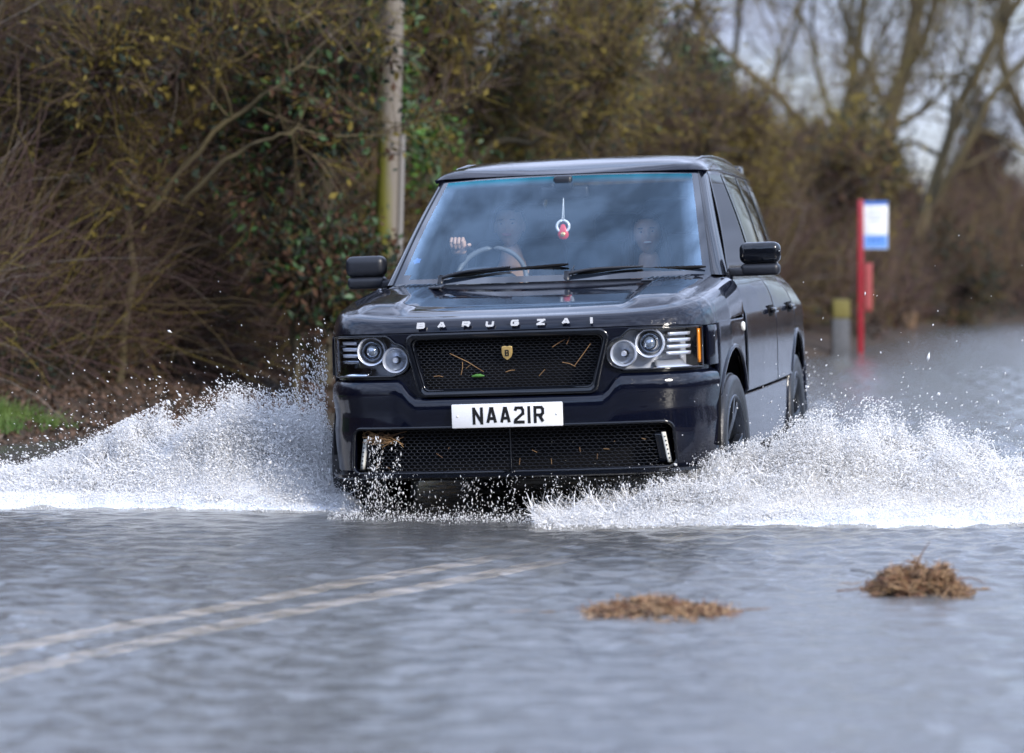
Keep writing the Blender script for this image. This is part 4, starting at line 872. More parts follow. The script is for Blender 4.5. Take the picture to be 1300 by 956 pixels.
    jr = [tuple(np.array(r if isinstance(r, tuple) else (r, r)) + .014) for r in R_]; keep = [0, 1, 2, 3] + list(range(11, len(P))); idx = {k: i for i, k in enumerate(keep)}
    Pj = [P[k] for k in keep]; Pj[3] = (Pj[3][0], Pj[3][1] + .01, Pj[3][2] + .045); Ej = [(idx[a], idx[b]) for a, b in E_ if a in idx and b in idx]; Rj = [jr[k] for k in keep]
    jk = skin_body('jacket', Pj, Ej, Rj, M_cloth, None, None); jk.data.transform(inv_); jk.parent = root
    return root
person('driver in a dark jacket gripping the top of the steering wheel behind the windscreen', -.40, 2.36, 1.50, 0, 0, False, [(-1, (-.66, 2.16, 1.14), (-.59, 1.955, 1.375)), (1, (-.18, 2.18, 1.10), (-.25, 2.05, 1.06))])
person('smiling dark-haired passenger in a dark jacket in the front seat', .335, 2.36, 1.43, .12, -.06, True, [(-1, (.12, 2.22, 1.02), (.2, 2.0, .98)), (1, (.56, 2.22, 1.02), (.47, 2.0, .98))], .97, True)
# air freshener hanging from the mirror
af = empty('hanging_air_freshener', CM @ Matrix.Translation((-.025, 1.83, 1.46))); tag(af, 'red drop and white ring air freshener hanging inside the windscreen', 'air freshener')
b = Bag(); a = np.linspace(0, 2 * np.pi, 33); b.tube(np.stack([.032 * np.cos(a), np.zeros(33), .030 * np.sin(a) + .022], -1), .007, 8); b.build('ring', M_white, af)
prof = [(-.048, .001), (-.045, .014), (-.036, .024), (-.022, .029), (-.006, .026), (.012, .017), (.03, .010), (.034, .001)]; V, Fc = lathe(prof, 'z', 24); V[:, 1] *= .45; arr_mesh('drop', V, Fc, M_red, af)
V, Fc = lathe([(-.0145, .0005), (-.0145, .011), (-.010, .014)], 'y', 20, (0, 0, -.02)); arr_mesh('disc', V, Fc, M_gold, af)
b = Bag(); b.tube([(-.004, 0, .05), (.004, .02, .17)], .0018, 5); b.tube([(.006, 0, .05), (.005, .02, .17)], .0018, 5); b.build('cord', M_white, af)
# straw and a leaf caught in the grilles
b = Bag(); rs_ = np.random.default_rng(5)
def pin(px, py): return ((px - 643) / 268 * 1.0 + .0, .893 - (py - 448) / 268)
for (x0, y0), (x1, y1) in (((570, 447), (612, 471)), ((586, 458), (583, 474)), ((548, 475), (560, 476)), ((727, 467), (748, 440)), ((712, 462), (728, 468)), ((700, 443), (716, 434)), ((690, 470), (682, 478)), ((530, 482), (527, 496)), ((718, 440), (722, 431)), ((640, 472), (652, 470)), ((596, 462), (590, 466))):
    a_, c_ = pin(x0, y0), pin(x1, y1); P = [FP(S(np.array([q[0]])), np.array([q[1]]), .034 + .004 * k)[0] for k, q in enumerate((a_, ((a_[0] + c_[0]) / 2 + .004, (a_[1] + c_[1]) / 2 + .004), c_))]; b.tube(P, .0015, 4)
b.tube([FP(S(np.array([-.17 + .02 * k])), np.array([.788 + .003 * math.sin(k)]), .032)[0] for k in range(4)], [.003, .009, .009, .002], 6, 1)
for k in range(60):
    x0 = rs_.uniform(-.70, -.57); z0 = rs_.uniform(.495, .535); P = FP(S(np.array([x0, x0 + rs_.uniform(-.05, .05), x0 + rs_.uniform(-.09, .09)])), np.array([z0, z0 + rs_.uniform(-.02, .02), z0 + rs_.uniform(-.04, .02)]), rs_.uniform(.01, .045)); P[:, 0] = np.clip(P[:, 0], -.72, .72); b.tube(P, .0018, 3)
for k in range(14):
    x0 = rs_.uniform(-.68, .7); z0 = rs_.uniform(.36, .5); dx, dz = rs_.uniform(-.03, .03), rs_.uniform(-.03, .03); b.tube(FP(S(np.array([x0, x0 + dx])), np.array([z0, z0 + dz]), .046), .0014, 3)
o = b.build('caught_straw', [M_straw, M_green], M=CM); tag(o, 'loose straw and a green leaf caught in the black grilles of the car', 'straw', None, 'stuff')
# ------------------------------------------------------------------ hedgerow and trees
thicket('bramble_thicket', 'tangled brown and purple bare brambles filling the left verge behind the splash', 13, 27.5, 30000, ([13, 20, 25, 28], [2.2, 2.3, 2.4, 2.3]), [.62, .26, .06, .06], 21, leaves=26000, lmix=(4, 1), back=(1.15, 3.6), rad=(.0022, .006), lsize=(.018, .04))
thicket('ivy_undergrowth', 'dark green ivy spilling through the upper left hedge', 13, 28, 9000, ([13, 28], [3.3, 3.3]), [.2, .6, .15, .05], 33, back=(2.2, 4.6), ln=(.6, 1.9), leaves=70000, lmix=(0, 4), lsize=(.02, .045), dirm=(.75, -.1, .55))
thicket('hedge_undergrowth', 'olive brown bare undergrowth behind the pole and the car roof', 27, 41, 24000, ([27, 31, 34, 41], [3.3, 3.0, 2.4, 1.6]), [.42, .46, .10, .02], 44, back=(.9, 4.2), ln=(.5, 1.6), rad=(.003, .008), leaves=34000, lmix=(4, 1), lsize=(.02, .05), dirm=(.3, 0, .8))
thicket('far_undergrowth', 'brown scrub along the far bend behind the bus stop flag', 40, 66, 20000, ([40, 47, 54, 66], [1.7, 1.5, 1.1, 1.6]), [.62, .36, .02, 0], 55, back=(.2, 5.5), ln=(.5, 1.5), rad=(.004, .010), leaves=30000, lmix=(4, 1), lsize=(.03, .06), dirm=(.1, 0, .9))

def zg(x, y): return float(ground_z(np.array([[x]], float), np.array([[y]], float))[0, 0])
def limb(*pp): return [tuple(wp(px, py, D)) for px, py, D in pp]
def based(px, D): q = wp(px, 300, D); return (q[0], q[1], zg(q[0], q[1]) - .05)
# trees in the left hedge
tree('hawthorn_tree', 'lichen-yellow hawthorn leaning over the brambles at the far left of the hedge', [([based(40, 25.2), *limb((70, 330, 25.0), (130, 200, 24.8), (190, 130, 24.6), (225, 80, 24.5), (262, 0, 24.3), (275, -40, 24.2))], .045, .022), ([*limb((90, 290, 25), (60, 200, 24.9), (-20, 120, 24.7), (-90, 40, 24.6))], .03, .018), ([*limb((160, 165, 24.7), (240, 110, 24.4), (330, 60, 24.2), (345, 30, 24.1))], .02, .012)], 101, M_bark, [.40, .34, .22, .04], n_twig=5200, depth=3, leaves=5000, leaf_mix=(3, 0, 4, 4), leaf_size=(.014, .03), ln=.75, twig_len=(.2, .65), twig_r=(.002, .0045))
tree('elder_tree', 'arching grey-green stems bending right above the left brambles', [([based(150, 24.6), *limb((165, 330, 24.4), (155, 220, 24.3), (185, 160, 24.2)), ], .035, .02), ([*limb((185, 270, 24.3), (260, 180, 24.1), (310, 145, 24), (360, 100, 23.9), (385, 80, 23.9))], .022, .010), ([*limb((230, 260, 24.2), (290, 200, 24), (340, 175, 23.9), (385, 165, 23.9))], .018, .008), ([*limb((100, 330, 24.4), (110, 280, 24.4), (150, 235, 24.3), (165, 190, 24.2), (160, 150, 24.2))], .02, .010)], 102, M_bark, [.46, .34, .16, .04], n_twig=4200, depth=2, leaves=3500, leaf_mix=(4, 3), ln=.7, twig_len=(.2, .6), twig_r=(.002, .0045))
tree('ivy_covered_tree', 'tree thick with bright green ivy just left of the wooden pole', [([based(405, 26.8), *limb((400, 320, 26.8), (410, 200, 26.7), (400, 80, 26.6), (395, 0, 26.5), (400, -40, 26.4))], .10, .06), ([*limb((405, 160, 26.7), (370, 60, 26.4), (330, -10, 26.2))], .05, .03), ([*limb((403, 120, 26.7), (430, 30, 26.7), (440, -10, 26.8))], .05, .03)], 103, M_bark2, [.3, .5, .15, .05], n_twig=3600, depth=2, leaves=30000, leaf_mix=(0, 0, 2), leaf_size=(.022, .05), ln=.8, twig_len=(.15, .5))
tree('bramble_bush', 'dark ivy-leaved bush low behind the mirror, left of the car', [([based(375, 24.8), *limb((372, 420, 24.8), (360, 340, 24.7), (355, 270, 24.6))], .03, .015), ([*limb((375, 430, 24.8), (410, 350, 24.7), (420, 300, 24.6))], .02, .012)], 104, M_bark2, [.5, .4, .1, 0], n_twig=2600, depth=2, leaves=9000, leaf_mix=(0, 4, 1), ln=.5, twig_len=(.15, .5), cat='bush', twig_r=(.002, .004))
for i, (px, D, r_, lab, sd_, mixx, lv, lmx) in enumerate((
        (548, 29.5, .06, 'slim olive tree standing just right of the wooden pole', 111, [.25, .5, .22, .03], 7000, (3, 4)), (585, 31, .07, 'dark-trunked tree rising above the left end of the car roof', 112, [.3, .48, .2, .02], 9000, (3, 4, 0)),
        (655, 32.5, .08, 'dark bare tree behind the middle of the car roof', 113, [.3, .5, .18, .02], 9000, (3, 4)), (725, 34, .07, 'purple-brown bare tree behind the right half of the windscreen', 114, [.56, .32, .1, .02], 5000, (3, 4)), (800, 36, .07, 'ochre-tipped tree at the open end of the left hedge', 115, [.3, .4, .28, .02], 4500, (3,)))):
    b0_ = based(px, D); top = 3.0 if i < 3 else (2.7 if i == 3 else 2.3)
    tree('hedgerow_tree', lab, [([b0_, (b0_[0] + .05, D, 1.2), (b0_[0] - .04, D - .1, top * .5), (b0_[0] + .06, D, top * .75), (b0_[0] + .1, D, top)], r_, r_ * .5), ([(b0_[0], D, 1.1), (b0_[0] - .6, D - .2, 2.0), (b0_[0] - 1.0, D - .3, top * .7), (b0_[0] - 1.1, D - .3, top - .4)], r_ * .5, r_ * .28), ([(b0_[0], D, 1.4), (b0_[0] + .5, D, 2.2), (b0_[0] + .9, D, top * .75), (b0_[0] + 1.1, D, top - .4)], r_ * .5, r_ * .28)],
         sd_, M_bark2, mixx, n_twig=5200, depth=3, leaves=lv, leaf_mix=lmx, ln=.6 if i < 3 else .5, twig_len=(.2, .6), twig_r=(.003, .006), leaf_size=(.018, .038), group='trees along the left hedge')
# evergreen at the end of the hedge
tree('holly_bush', 'dark evergreen bush peeping over the right corner of the car roof', [([based(880, 39), *limb((880, 300, 39), (884, 220, 39), (885, 165, 39))], .06, .02)], 120, M_bark2, [.2, .6, .1, .1], n_twig=1500, depth=2, leaves=16000, leaf_mix=(0, 4, 0), ln=.45, twig_len=(.1, .35), cat='bush', leaf_size=(.03, .055))
# bare willows on the right
willow_tw = dict(n_twig=1300, twig_len=(.4, 1.2), twig_r=(.002, .0045), depth=3, ln=1.6, spread=.6, sub=4)
tree('willow_tree', 'big bare willow with a thick forked trunk right of the bus stop flag', [([based(1098, 53), *limb((1100, 360, 53), (1110, 290, 53), (1118, 220, 53), (1128, 150, 53), (1150, 80, 53), (1165, 0, 53), (1175, -90, 53))], .17, .10), ([*limb((1140, 110, 53), (1170, 55, 52.6), (1190, 0, 52.3), (1220, -80, 52))], .075, .05), ([*limb((1130, 160, 53), (1105, 90, 53.4), (1075, 35, 53.6), (1060, -40, 54))], .055, .035), ([*limb((1110, 230, 53), (1080, 150, 52), (1120, 60, 51.6))], .04, .02)], 131, M_bark, [.34, .34, .30, .02], **willow_tw)
tree('willow_tree', 'straight bare willow behind the forked one, left of its trunk', [([based(1062, 57), *limb((1064, 300, 57), (1066, 200, 57), (1080, 110, 57), (1092, 40, 57), (1104, -70, 57))], .11, .065), ([*limb((1070, 180, 57), (1040, 100, 57), (1030, 20, 57))], .05, .03)], 132, M_bark2, [.4, .34, .24, .02], **willow_tw)
tree('leaning_willow_tree', 'bare willow leaning right across the sky at the right edge', [([based(1160, 50), *limb((1165, 330, 50), (1180, 250, 50), (1200, 190, 50), (1225, 120, 50), (1262, 50, 50), (1300, -10, 50), (1350, -90, 50))], .10, .055), ([*limb((1175, 270, 50), (1225, 190, 49.6), (1260, 120, 49.4), (1310, 70, 49.2), (1380, 20, 49))], .06, .038), ([*limb((1200, 200, 50), (1150, 180, 50.4), (1130, 220, 50.4), (1125, 270, 50.3))], .04, .02), ([*limb((1255, 60, 50), (1275, 10, 50.3), (1270, -60, 50.4))], .05, .03)], 133, M_bark, [.36, .34, .28, .02], **willow_tw)
tree('sloping_willow_tree', 'thin bare tree sloping up to the left above the car roof corner', [([based(1040, 48), *limb((1045, 300, 48), (1030, 200, 48), (1000, 135, 48), (950, 90, 48), (905, 45, 48), (875, -20, 48))], .08, .035), ([*limb((1005, 140, 48), (1040, 170, 47.8), (1080, 150, 47.8), (1110, 130, 47.8))], .035, .02), ([*limb((985, 120, 48), (990, 60, 48), (1020, 0, 48))], .03, .02)], 134, M_bark, [.30, .36, .32, .02], **dict(willow_tw, n_twig=1200, ln=.9, depth=2, sub=3))
tree('spreading_willow_tree', 'pale thin-twigged tree filling the sky between roof and willow', [([based(950, 58), *limb((945, 300, 58), (940, 200, 58), (930, 100, 58), (940, 0, 58), (935, -80, 58))], .08, .04), ([*limb((940, 200, 58), (975, 110, 58), (1010, 40, 58), (1020, -50, 58))], .05, .03)], 135, M_bark2, [.62, .26, .1, .02], **dict(willow_tw, n_twig=1300, depth=2, sub=3))
tree('edge_willow_tree', 'bare tree whose twigs reach in from the right edge', [([based(1350, 55), *limb((1345, 300, 55), (1330, 200, 55), (1290, 130, 55), (1270, 60, 55), (1290, -40, 55))], .11, .05), ([*limb((1335, 220, 55), (1280, 180, 54.6), (1230, 160, 54.4))], .05, .025)], 136, M_bark, [.44, .34, .2, .02], **dict(willow_tw, n_twig=1100))
# reddish conical shrub and lower bushes at the bend
def bush(name, lab, px, D, wpx, ypx, seed, mix_, lmx, lv, nt_=3000, ts=.5, grp=None, lsz=(.03, .06)):
    b0_ = based(px, D); wd = wpx / F * D; zt = H - (ypx + 90 - HY) / F * D; sp_l = []
    for k in range(6):
        a = (k / 5 - .5) * wd * .8; sp_l.append(([(b0_[0] + a * .25, D, b0_[2]), (b0_[0] + a * .6, D + .2 * (-1) ** k, b0_[2] + (zt - b0_[2]) * .5), (b0_[0] + a, D + .3 * (-1) ** k, b0_[2] + (zt - b0_[2]) * (.96 - .25 * abs(k / 5 - .5)))], .04, .016))
    return tree(name, lab, sp_l, seed, M_bark2, mix_, n_twig=nt_, depth=2, leaves=lv, leaf_mix=lmx, ln=ts, twig_len=(.2, .7), twig_r=(.004, .009), cat='bush', group=grp, sub=4, leaf_size=lsz)
tree('conical_tree', 'narrow reddish-brown pointed tree far behind the right willows', [([based(1243, 66), *limb((1243, 330, 66), (1243, 260, 66), (1243, 195, 66))], .08, .02)], 141, M_bark2, [.8, .15, .05, 0], n_twig=4500, depth=2, leaves=9000, leaf_mix=(1, 4), ln=.55, sub=26, twig_len=(.15, .5), spread=.5, leaf_size=(.03, .06))
GB = 'bushes along the far bend'
bush('bare_bush', 'brown rounded bush just right of the car roof spoiler', 985, 42, 120, 190, 151, [.55, .36, .09, 0], (1, 4, 3), 7000, 4500, grp=GB)
bush('bare_bush', 'yellow-tinged bush between the car and the bus stop pole', 1040, 44, 110, 165, 152, [.3, .4, .28, .02], (3, 4), 8000, 4500, grp=GB)
bush('bare_bush', 'dark shadowy bush at the water beside the bus stop pole', 1150, 50, 120, 300, 153, [.4, .5, .1, 0], (4, 4, 1), 12000, 3000, grp=GB)
bush('bare_bush', 'russet bush under the forked willow', 1105, 52, 120, 225, 154, [.66, .26, .08, 0], (1, 4), 9000, 4500, grp=GB)
bush('bare_bush', 'ochre-brown bush under the leaning willow', 1215, 56, 130, 262, 155, [.55, .33, .12, 0], (1, 3, 4), 10000, 4500, grp=GB)
bush('bare_bush', 'purplish bush at the right edge above the flooded road', 1300, 60, 110, 285, 156, [.7, .25, .05, 0], (1, 4), 9000, 4000, grp=GB)
bush('bare_bush', 'low dark bush at the end of the flooded road', 1255, 56, 100, 368, 157, [.5, .45, .05, 0], (4, 0), 9000, 2500, ts=.35, grp=GB)
bush('bare_bush', 'tall purple-brown bush rising behind the car mirror side', 930, 47, 120, 175, 158, [.66, .26, .08, 0], (1, 4), 6000, 4500, grp=GB)
# woods behind the viewer and across the fields: what the paint and the glass reflect
def far_mass(name, lab, pts, hgt, seed, n_, sz=(.15, .35)):
    rg = np.random.default_rng(seed); b = Bag(); P = spline(np.array(pts, float), 200); i = rg.integers(0, 200, n_); q = P[i] + rg.normal(0, 1.0, (n_, 2)); hh = hgt * (.7 + .6 * (vnoise(q[:, 0], q[:, 1], 6, seed, 2) + .5)); z = rg.random(n_) ** .8 * hh
    leaf_quads(b, np.c_[q, z], rg.uniform(*sz, n_), rg.choice([4, 1, 3], n_, p=[.6, .3, .1]) + len(M_tw), rg); base = np.c_[P[i[:n_ // 6]] + rg.normal(0, 1, (n_ // 6, 2)), rg.random(n_ // 6) * hgt * .5]
    add_twigs(b, base, np.array([0, 0, 1.]) + rg.normal(0, .3, base.shape), rg.uniform(1, 3, len(base)), rg.uniform(.02, .05, len(base)), rg.choice(2, len(base)), 5, 3, .4, rg)
    o = b.build(name, M_tw + M_lf, smooth=False); tag(o, lab, 'woods', None, 'stuff')
far_mass('distant_woods', 'low dark woods across the field beyond the right verge', [(24, -40), (22, 0), (24, 30), (34, 70)], 3.4, 61, 16000)
far_mass('reflection_woods', 'dark woods along the road behind the viewer', [(-30, -14), (-12, -24), (0, -28), (14, -28), (30, -24)], 12.0, 62, 60000, (.2, .5))  # out of view, added tall and dense to darken what the car's front mirrors
far_mass('horizon_woods', 'dim tree line far behind the bend', [(-40, 60), (-10, 80), (20, 105), (60, 130)], 2.6, 63, 16000)

# verge grass and leaf litter at the left edge
b = Bag(); rg = np.random.default_rng(71); n_ = 26000; a_ = rg.uniform(*np.interp(s_of_y(np.array([12., 27.])), np.arange(len(EDG)), arc), n_); s_ = np.interp(a_, arc, np.arange(len(EDG))); bk = np.abs(rg.normal(.62, .2, n_)); q = hedge_point(s_, bk); cl = vnoise(q[:, 0], q[:, 1], .45, 72, 2); k = (cl > -.35) & (q[:, 1] < 22.3) & (q[:, 1] > 17) & (bk > .28); q = q[k]; n_ = len(q)
Pp = np.c_[q, ground_z(q[:, 0], q[:, 1])]; ln = rg.uniform(.05, .16, n_); P = twig_paths(Pp, np.array([0, 0, 1.]) + rg.normal(0, .45, (n_, 3)), ln, 4, .8, rg)
V, Fc = tube_arr(P, np.linspace(.004, .0008, 4)[None] * np.ones((n_, 1)), 3); b.add(V, Fc); M_grass = mat('verge_grass', (.045, .11, .015), .6, col2=(.10, .15, .03), vscale=6)
o = b.build('verge_grass', M_grass, smooth=False); tag(o, 'green grass tufts on the verge at the left edge of the flood', 'grass', None, 'stuff')
b = Bag(); n_ = 9000; a_ = rg.uniform(*np.interp(s_of_y(np.array([12., 27.])), np.arange(len(EDG)), arc), n_); s_ = np.interp(a_, arc, np.arange(len(EDG))); bk = rg.uniform(.08, 1.4, n_); q = hedge_point(s_, bk)
leaf_quads(b, np.c_[q, ground_z(q[:, 0], q[:, 1]) + .015], rg.uniform(.015, .035, n_), rg.choice([0, 1], n_), rg)
o = b.build('leaf_litter', [mat('fallen_leaf', (.095, .058, .04), .8), mat('fallen_leaf_dark', (.06, .035, .02), .5)], smooth=False); tag(o, 'brown fallen leaves strewn along the edge of the flood', 'leaf litter', None, 'stuff')

# ------------------------------------------------------------------ pole, bus stop, posts
pb = wp(485, 300, 25.95); zb = zg(pb[0], pb[1]); pole = empty('utility_pole', loc=(pb[0], pb[1], zb - .05)); tag(pole, 'weathered wooden pole with green moss on its left side', 'utility pole')
M_wood = bpy.data.materials.new('weathered_pole_wood'); M_wood.use_nodes = True; t = M_wood.node_tree; b_ = t.nodes['Principled BSDF']; b_.inputs['Roughness'].default_value = .85
tcn = t.nodes.new('ShaderNodeTexCoord'); se = t.nodes.new('ShaderNodeSeparateXYZ'); nz = t.nodes.new('ShaderNodeTexNoise'); nz.inputs['Scale'].default_value = 5; mpn = t.nodes.new('ShaderNodeMapping'); mpn.inputs['Scale'].default_value = (1, 1, .25)
t.links.new(tcn.outputs['Object'], se.inputs[0]); t.links.new(tcn.outputs['Object'], mpn.inputs[0]); t.links.new(mpn.outputs[0], nz.inputs['Vector'])
def mth(op, a, b=None, c=None):
    n_ = t.nodes.new('ShaderNodeMath'); n_.operation = op
    for i, v in enumerate((a, b, c)):
        if v is None: continue
        if isinstance(v, (int, float)): n_.inputs[i].default_value = v
        else: t.links.new(v, n_.inputs[i])
    return n_.outputs[0]
moss = mth('MULTIPLY_ADD', se.outputs['X'], -7.0, mth('MULTIPLY_ADD', nz.outputs['Fac'], 1.6, mth('MULTIPLY_ADD', se.outputs['Z'], -.42, .72)))
rp = t.nodes.new('ShaderNodeValToRGB'); rp.color_ramp.elements[0].position = .25; rp.color_ramp.elements[0].color = (.17, .15, .125, 1); rp.color_ramp.elements[1].position = .7; rp.color_ramp.elements[1].color = (.14, .14, .012, 1)
t.links.new(moss, rp.inputs['Fac']); t.links.new(rp.outputs[0], b_.inputs['Base Color'])
rr_ = Matrix.Rotation(.026, 3, 'Y'); bg_ = Bag(); zz_ = np.linspace(0, 5.5, 24); pts = np.array([rr_ @ Vector((0, 0, z)) for z in zz_]); bg_.tube(pts, np.linspace(.094, .078, 24), 24); bg_.build('shaft', M_wood, pole)
bg_ = Bag(); zc_ = np.linspace(0, 2.15, 8); pts = np.array([rr_ @ Vector((.098, -.03, z)) for z in zc_]); bg_.tube(pts, .026, 10); cg = bg_.build('cable_guard', mat('pale_plastic_conduit', (.20, .19, .18), .5), pole)
bg_ = Bag()
for z in (.6, 1.3, 2.0): a = np.linspace(0, 2 * np.pi, 25); c_ = rr_ @ Vector((.0, 0, z)); bg_.tube(np.stack([c_.x + .099 * np.cos(a), .099 * np.sin(a), np.full(25, c_.z)], -1), .004, 4)
bg_.build('strap', M_satin, pole)

q = wp(1092.5, 447, 38.3); bs = empty('bus_stop', loc=(q[0], q[1], .0)); tag(bs, 'red bus stop pole with a white and blue flag standing in the flood', 'bus stop')
M_bred = mat('red_pole_paint', (.30, .012, .025), .4, coat=.2); M_bwhite = mat('flag_white', (.75, .77, .8), .4); M_bblue = mat('flag_blue', (.05, .16, .5), .4)
rbox('pole', (0, 0, .915), (.062, .05, 1.85), M_bred, bs, .008, 2)
fl = rbox('flag', (.17, 0, 1.55), (.27, .025, .53), M_bwhite, bs, .006, 2)
rbox('flag_header', (.17, -.014, 1.80), (.262, .004, .045), M_bblue, fl, .001, 1); rbox('flag_route_panel', (.17, -.014, 1.37), (.262, .004, .15), mat('flag_pale_blue', (.16, .34, .75), .4), fl, .001, 1)
for k, (z, wd) in enumerate(((1.725, .17), (1.665, .20), (1.61, .13))): rbox('flag_text', (.17, -.0145, z), (wd, .004, .024), mat('flag_grey', (.45, .5, .6), .5), fl, .001, 1)
for x_ in (.11, .17, .23): rbox('route_number', (x_, -.0165, 1.385), (.03, .004, .08), M_bblue, fl, .001, 1)
tc_ = rbox('timetable_case', (.085, -.01, .86), (.085, .05, .54), mat('faded_red_case', (.30, .035, .04), .45), bs, .012, 2); rbox('timetable', (.085, -.037, .86), (.06, .004, .48), mat('faded_timetable', (.36, .08, .08), .4), tc_, .001, 1)
def post(name, lab, px, D, wd, h_, m1, m2):
    q = wp(px, 300, D); e = empty(name, loc=(q[0], q[1], 0)); tag(e, lab, 'post'); rbox('shaft', (0, 0, h_ * .35), (wd, wd, h_ * .7), m1, e, .012, 2)
    rbox('cap', (0, 0, h_ * .84), (wd * 1.02, wd * 1.02, h_ * .28), m2, e, .02, 3); return e
M_pgrey = mat('weathered_post_grey', (.10, .105, .115), .8, var=.2); M_pyel = mat('mossy_yellow_post_top', (.16, .14, .04), .8)
post('marker_post', 'short square post with a mossy yellow top left of the bus stop', 1067, 37.6, .19, .75, M_pgrey, M_pyel)
post('wooden_stump_post', 'squat brown post at the water edge right of the bus stop', 1153, 46.5, .20, .42, mat('brown_wood_post', (.16, .10, .06), .85, var=.3), mat('brown_wood_post_top', (.2, .13, .08), .85))
post('gate_post', 'grey gate post at the far end of the flooded road', 1282, 55, .22, .45, M_pgrey, M_pgrey)

# ------------------------------------------------------------------ floating straw
def clump(lab, px, py, wpx, hpx, n_, seed, sticks=(), dense=1.0):
    D = (H - WATER) * F / (py - HY); c_ = np.array([(px - HX) / F * D, D]); wd = wpx / F * D; hg = hpx / F * D; rg = np.random.default_rng(seed); b = Bag(); e = empty('straw_clump', loc=(c_[0], c_[1], WATER)); tag(e, lab, 'straw clump', None)
    u = rg.uniform(-1, 1, n_) * rg.random(n_) ** .35; v = rg.normal(0, .4, n_); prof = (1 - np.abs(u) ** 1.8) * np.clip(1 - (v / 1.1) ** 2, 0, 1) * (.25 + 1.2 * np.clip(vnoise(u * 4 + 5, v * 2 + 5, 1, seed, 3) + .5, 0, 1.2)); z = rg.random(n_) ** .55 * hg * prof - .004
    P0 = np.stack([u * wd / 2, v * wd * .35, z], -1); d = rg.normal(0, 1, (n_, 3)) * np.array([1, 1, .42]); ln = rg.uniform(.02, .075, n_); 
    P = twig_paths(P0 - d / np.linalg.norm(d, axis=1, keepdims=True) * ln[:, None] * .5, d, ln, 4, .4, rg); P[..., 2] = np.maximum(P[..., 2], -.006); V, Fc = tube_arr(P, (rg.uniform(.0009, .0026, n_)[:, None] * np.array([1, 1, .9, .5])[None]), 4)
    mm = np.repeat(rg.choice(3, n_, p=[.45, .3, .25]), 12); b.V.append(V); b.F.append(Fc); b.m.append(mm); b.n = len(V)
    b.build('straw', [mat('pale_straw', (.36, .23, .12), .5), mat('russet_straw', (.20, .095, .05), .5), mat('dark_straw', (.06, .035, .02), .5)], e)
    for k, pts in enumerate(sticks):
        s_ = Bag(); s_.tube(spline(pts, 8), np.linspace(.0035, .0015, 8), 5); s_.build('stick', M_satin if k == 0 else mat('brown_stick', (.14, .08, .05), .7), e)
    return e
clump('low flat raft of straw drifting in the middle foreground', 838, 778, 205, 17, 1900, 81)
clump('rounded heap of brown straw with a dark stick, at the right foreground', 1165, 752, 140, 36, 4000, 82, (((-.25, -.03, .085), (-.2, -.03, .08), (-.14, -.01, .06)), ((.0, 0, .1), (.02, 0, .15), (.045, 0, .185)), ((.15, 0, .05), (.2, .02, .05), (.25, .02, .03)), ((-.3, -.05, .01), (-.2, -.04, .02), (-.1, 0, .05))))
# a few loose strands trailing on the water
b = Bag(); rg = np.random.default_rng(83)
for px, py, sc in ((700, 778, .12), (930, 775, .05), (1090, 742, .06), (1235, 748, .05)):
    D = (H - WATER) * F / (py - HY)
    for k in range(14): x = (px - HX) / F * D + rg.normal(0, sc); y = D + rg.normal(0, .03); l_ = rg.uniform(.02, .06); an = rg.normal(0, .5); b.tube([(x, y, WATER + .002), (x + l_ * math.cos(an), y + l_ * math.sin(an), WATER + .006)], .0013, 3)
o = b.build('loose_straw', M_straw); tag(o, 'thin strands of straw trailing on the water round the two clumps', 'straw', None, 'stuff')

# ------------------------------------------------------------------ splashes
M_foam = bpy.data.materials.new('white_spray'); M_foam.use_nodes = True; t = M_foam.node_tree; b_ = t.nodes['Principled BSDF']
b_.inputs['Base Color'].default_value = (.90, .90, .90, 1); b_.inputs['Roughness'].default_value = .25; b_.inputs['Specular IOR Level'].default_value = .5; b_.inputs['Subsurface Weight'].default_value = 0
o_ = t.nodes['Material Output']; tl = t.nodes.new('ShaderNodeBsdfTranslucent'); tl.inputs['Color'].default_value = (.90, .90, .90, 1); mi_ = t.nodes.new('ShaderNodeMixShader'); mi_.inputs[0].default_value = .35
t.links.new(b_.outputs[0], mi_.inputs[1]); t.links.new(tl.outputs[0], mi_.inputs[2]); t.links.new(mi_.outputs[0], o_.inputs[0])
M_murk = mat('churned_water', (.76, .76, .76), .35, col2=(.90, .90, .90), vscale=7, bump=.9, bscale=55)
t = M_murk.node_tree; o_ = t.nodes['Material Output']; b_ = t.nodes['Principled BSDF']; tl = t.nodes.new('ShaderNodeBsdfTranslucent'); tl.inputs['Color'].default_value = (.90, .90, .90, 1); mi_ = t.nodes.new('ShaderNodeMixShader'); mi_.inputs[0].default_value = .3
t.links.new(b_.outputs[0], mi_.inputs[1]); t.links.new(tl.outputs[0], mi_.inputs[2]); t.links.new(mi_.outputs[0], o_.inputs[0])
OCT = np.array([(1, 0, 0), (-1, 0, 0), (0, 1, 0), (0, -1, 0), (0, 0, 1), (0, 0, -1)], float); OF = np.array([(0, 2, 4), (2, 1, 4), (1, 3, 4), (3, 0, 4), (2, 0, 5), (1, 2, 5), (3, 1, 5), (0, 3, 5)])
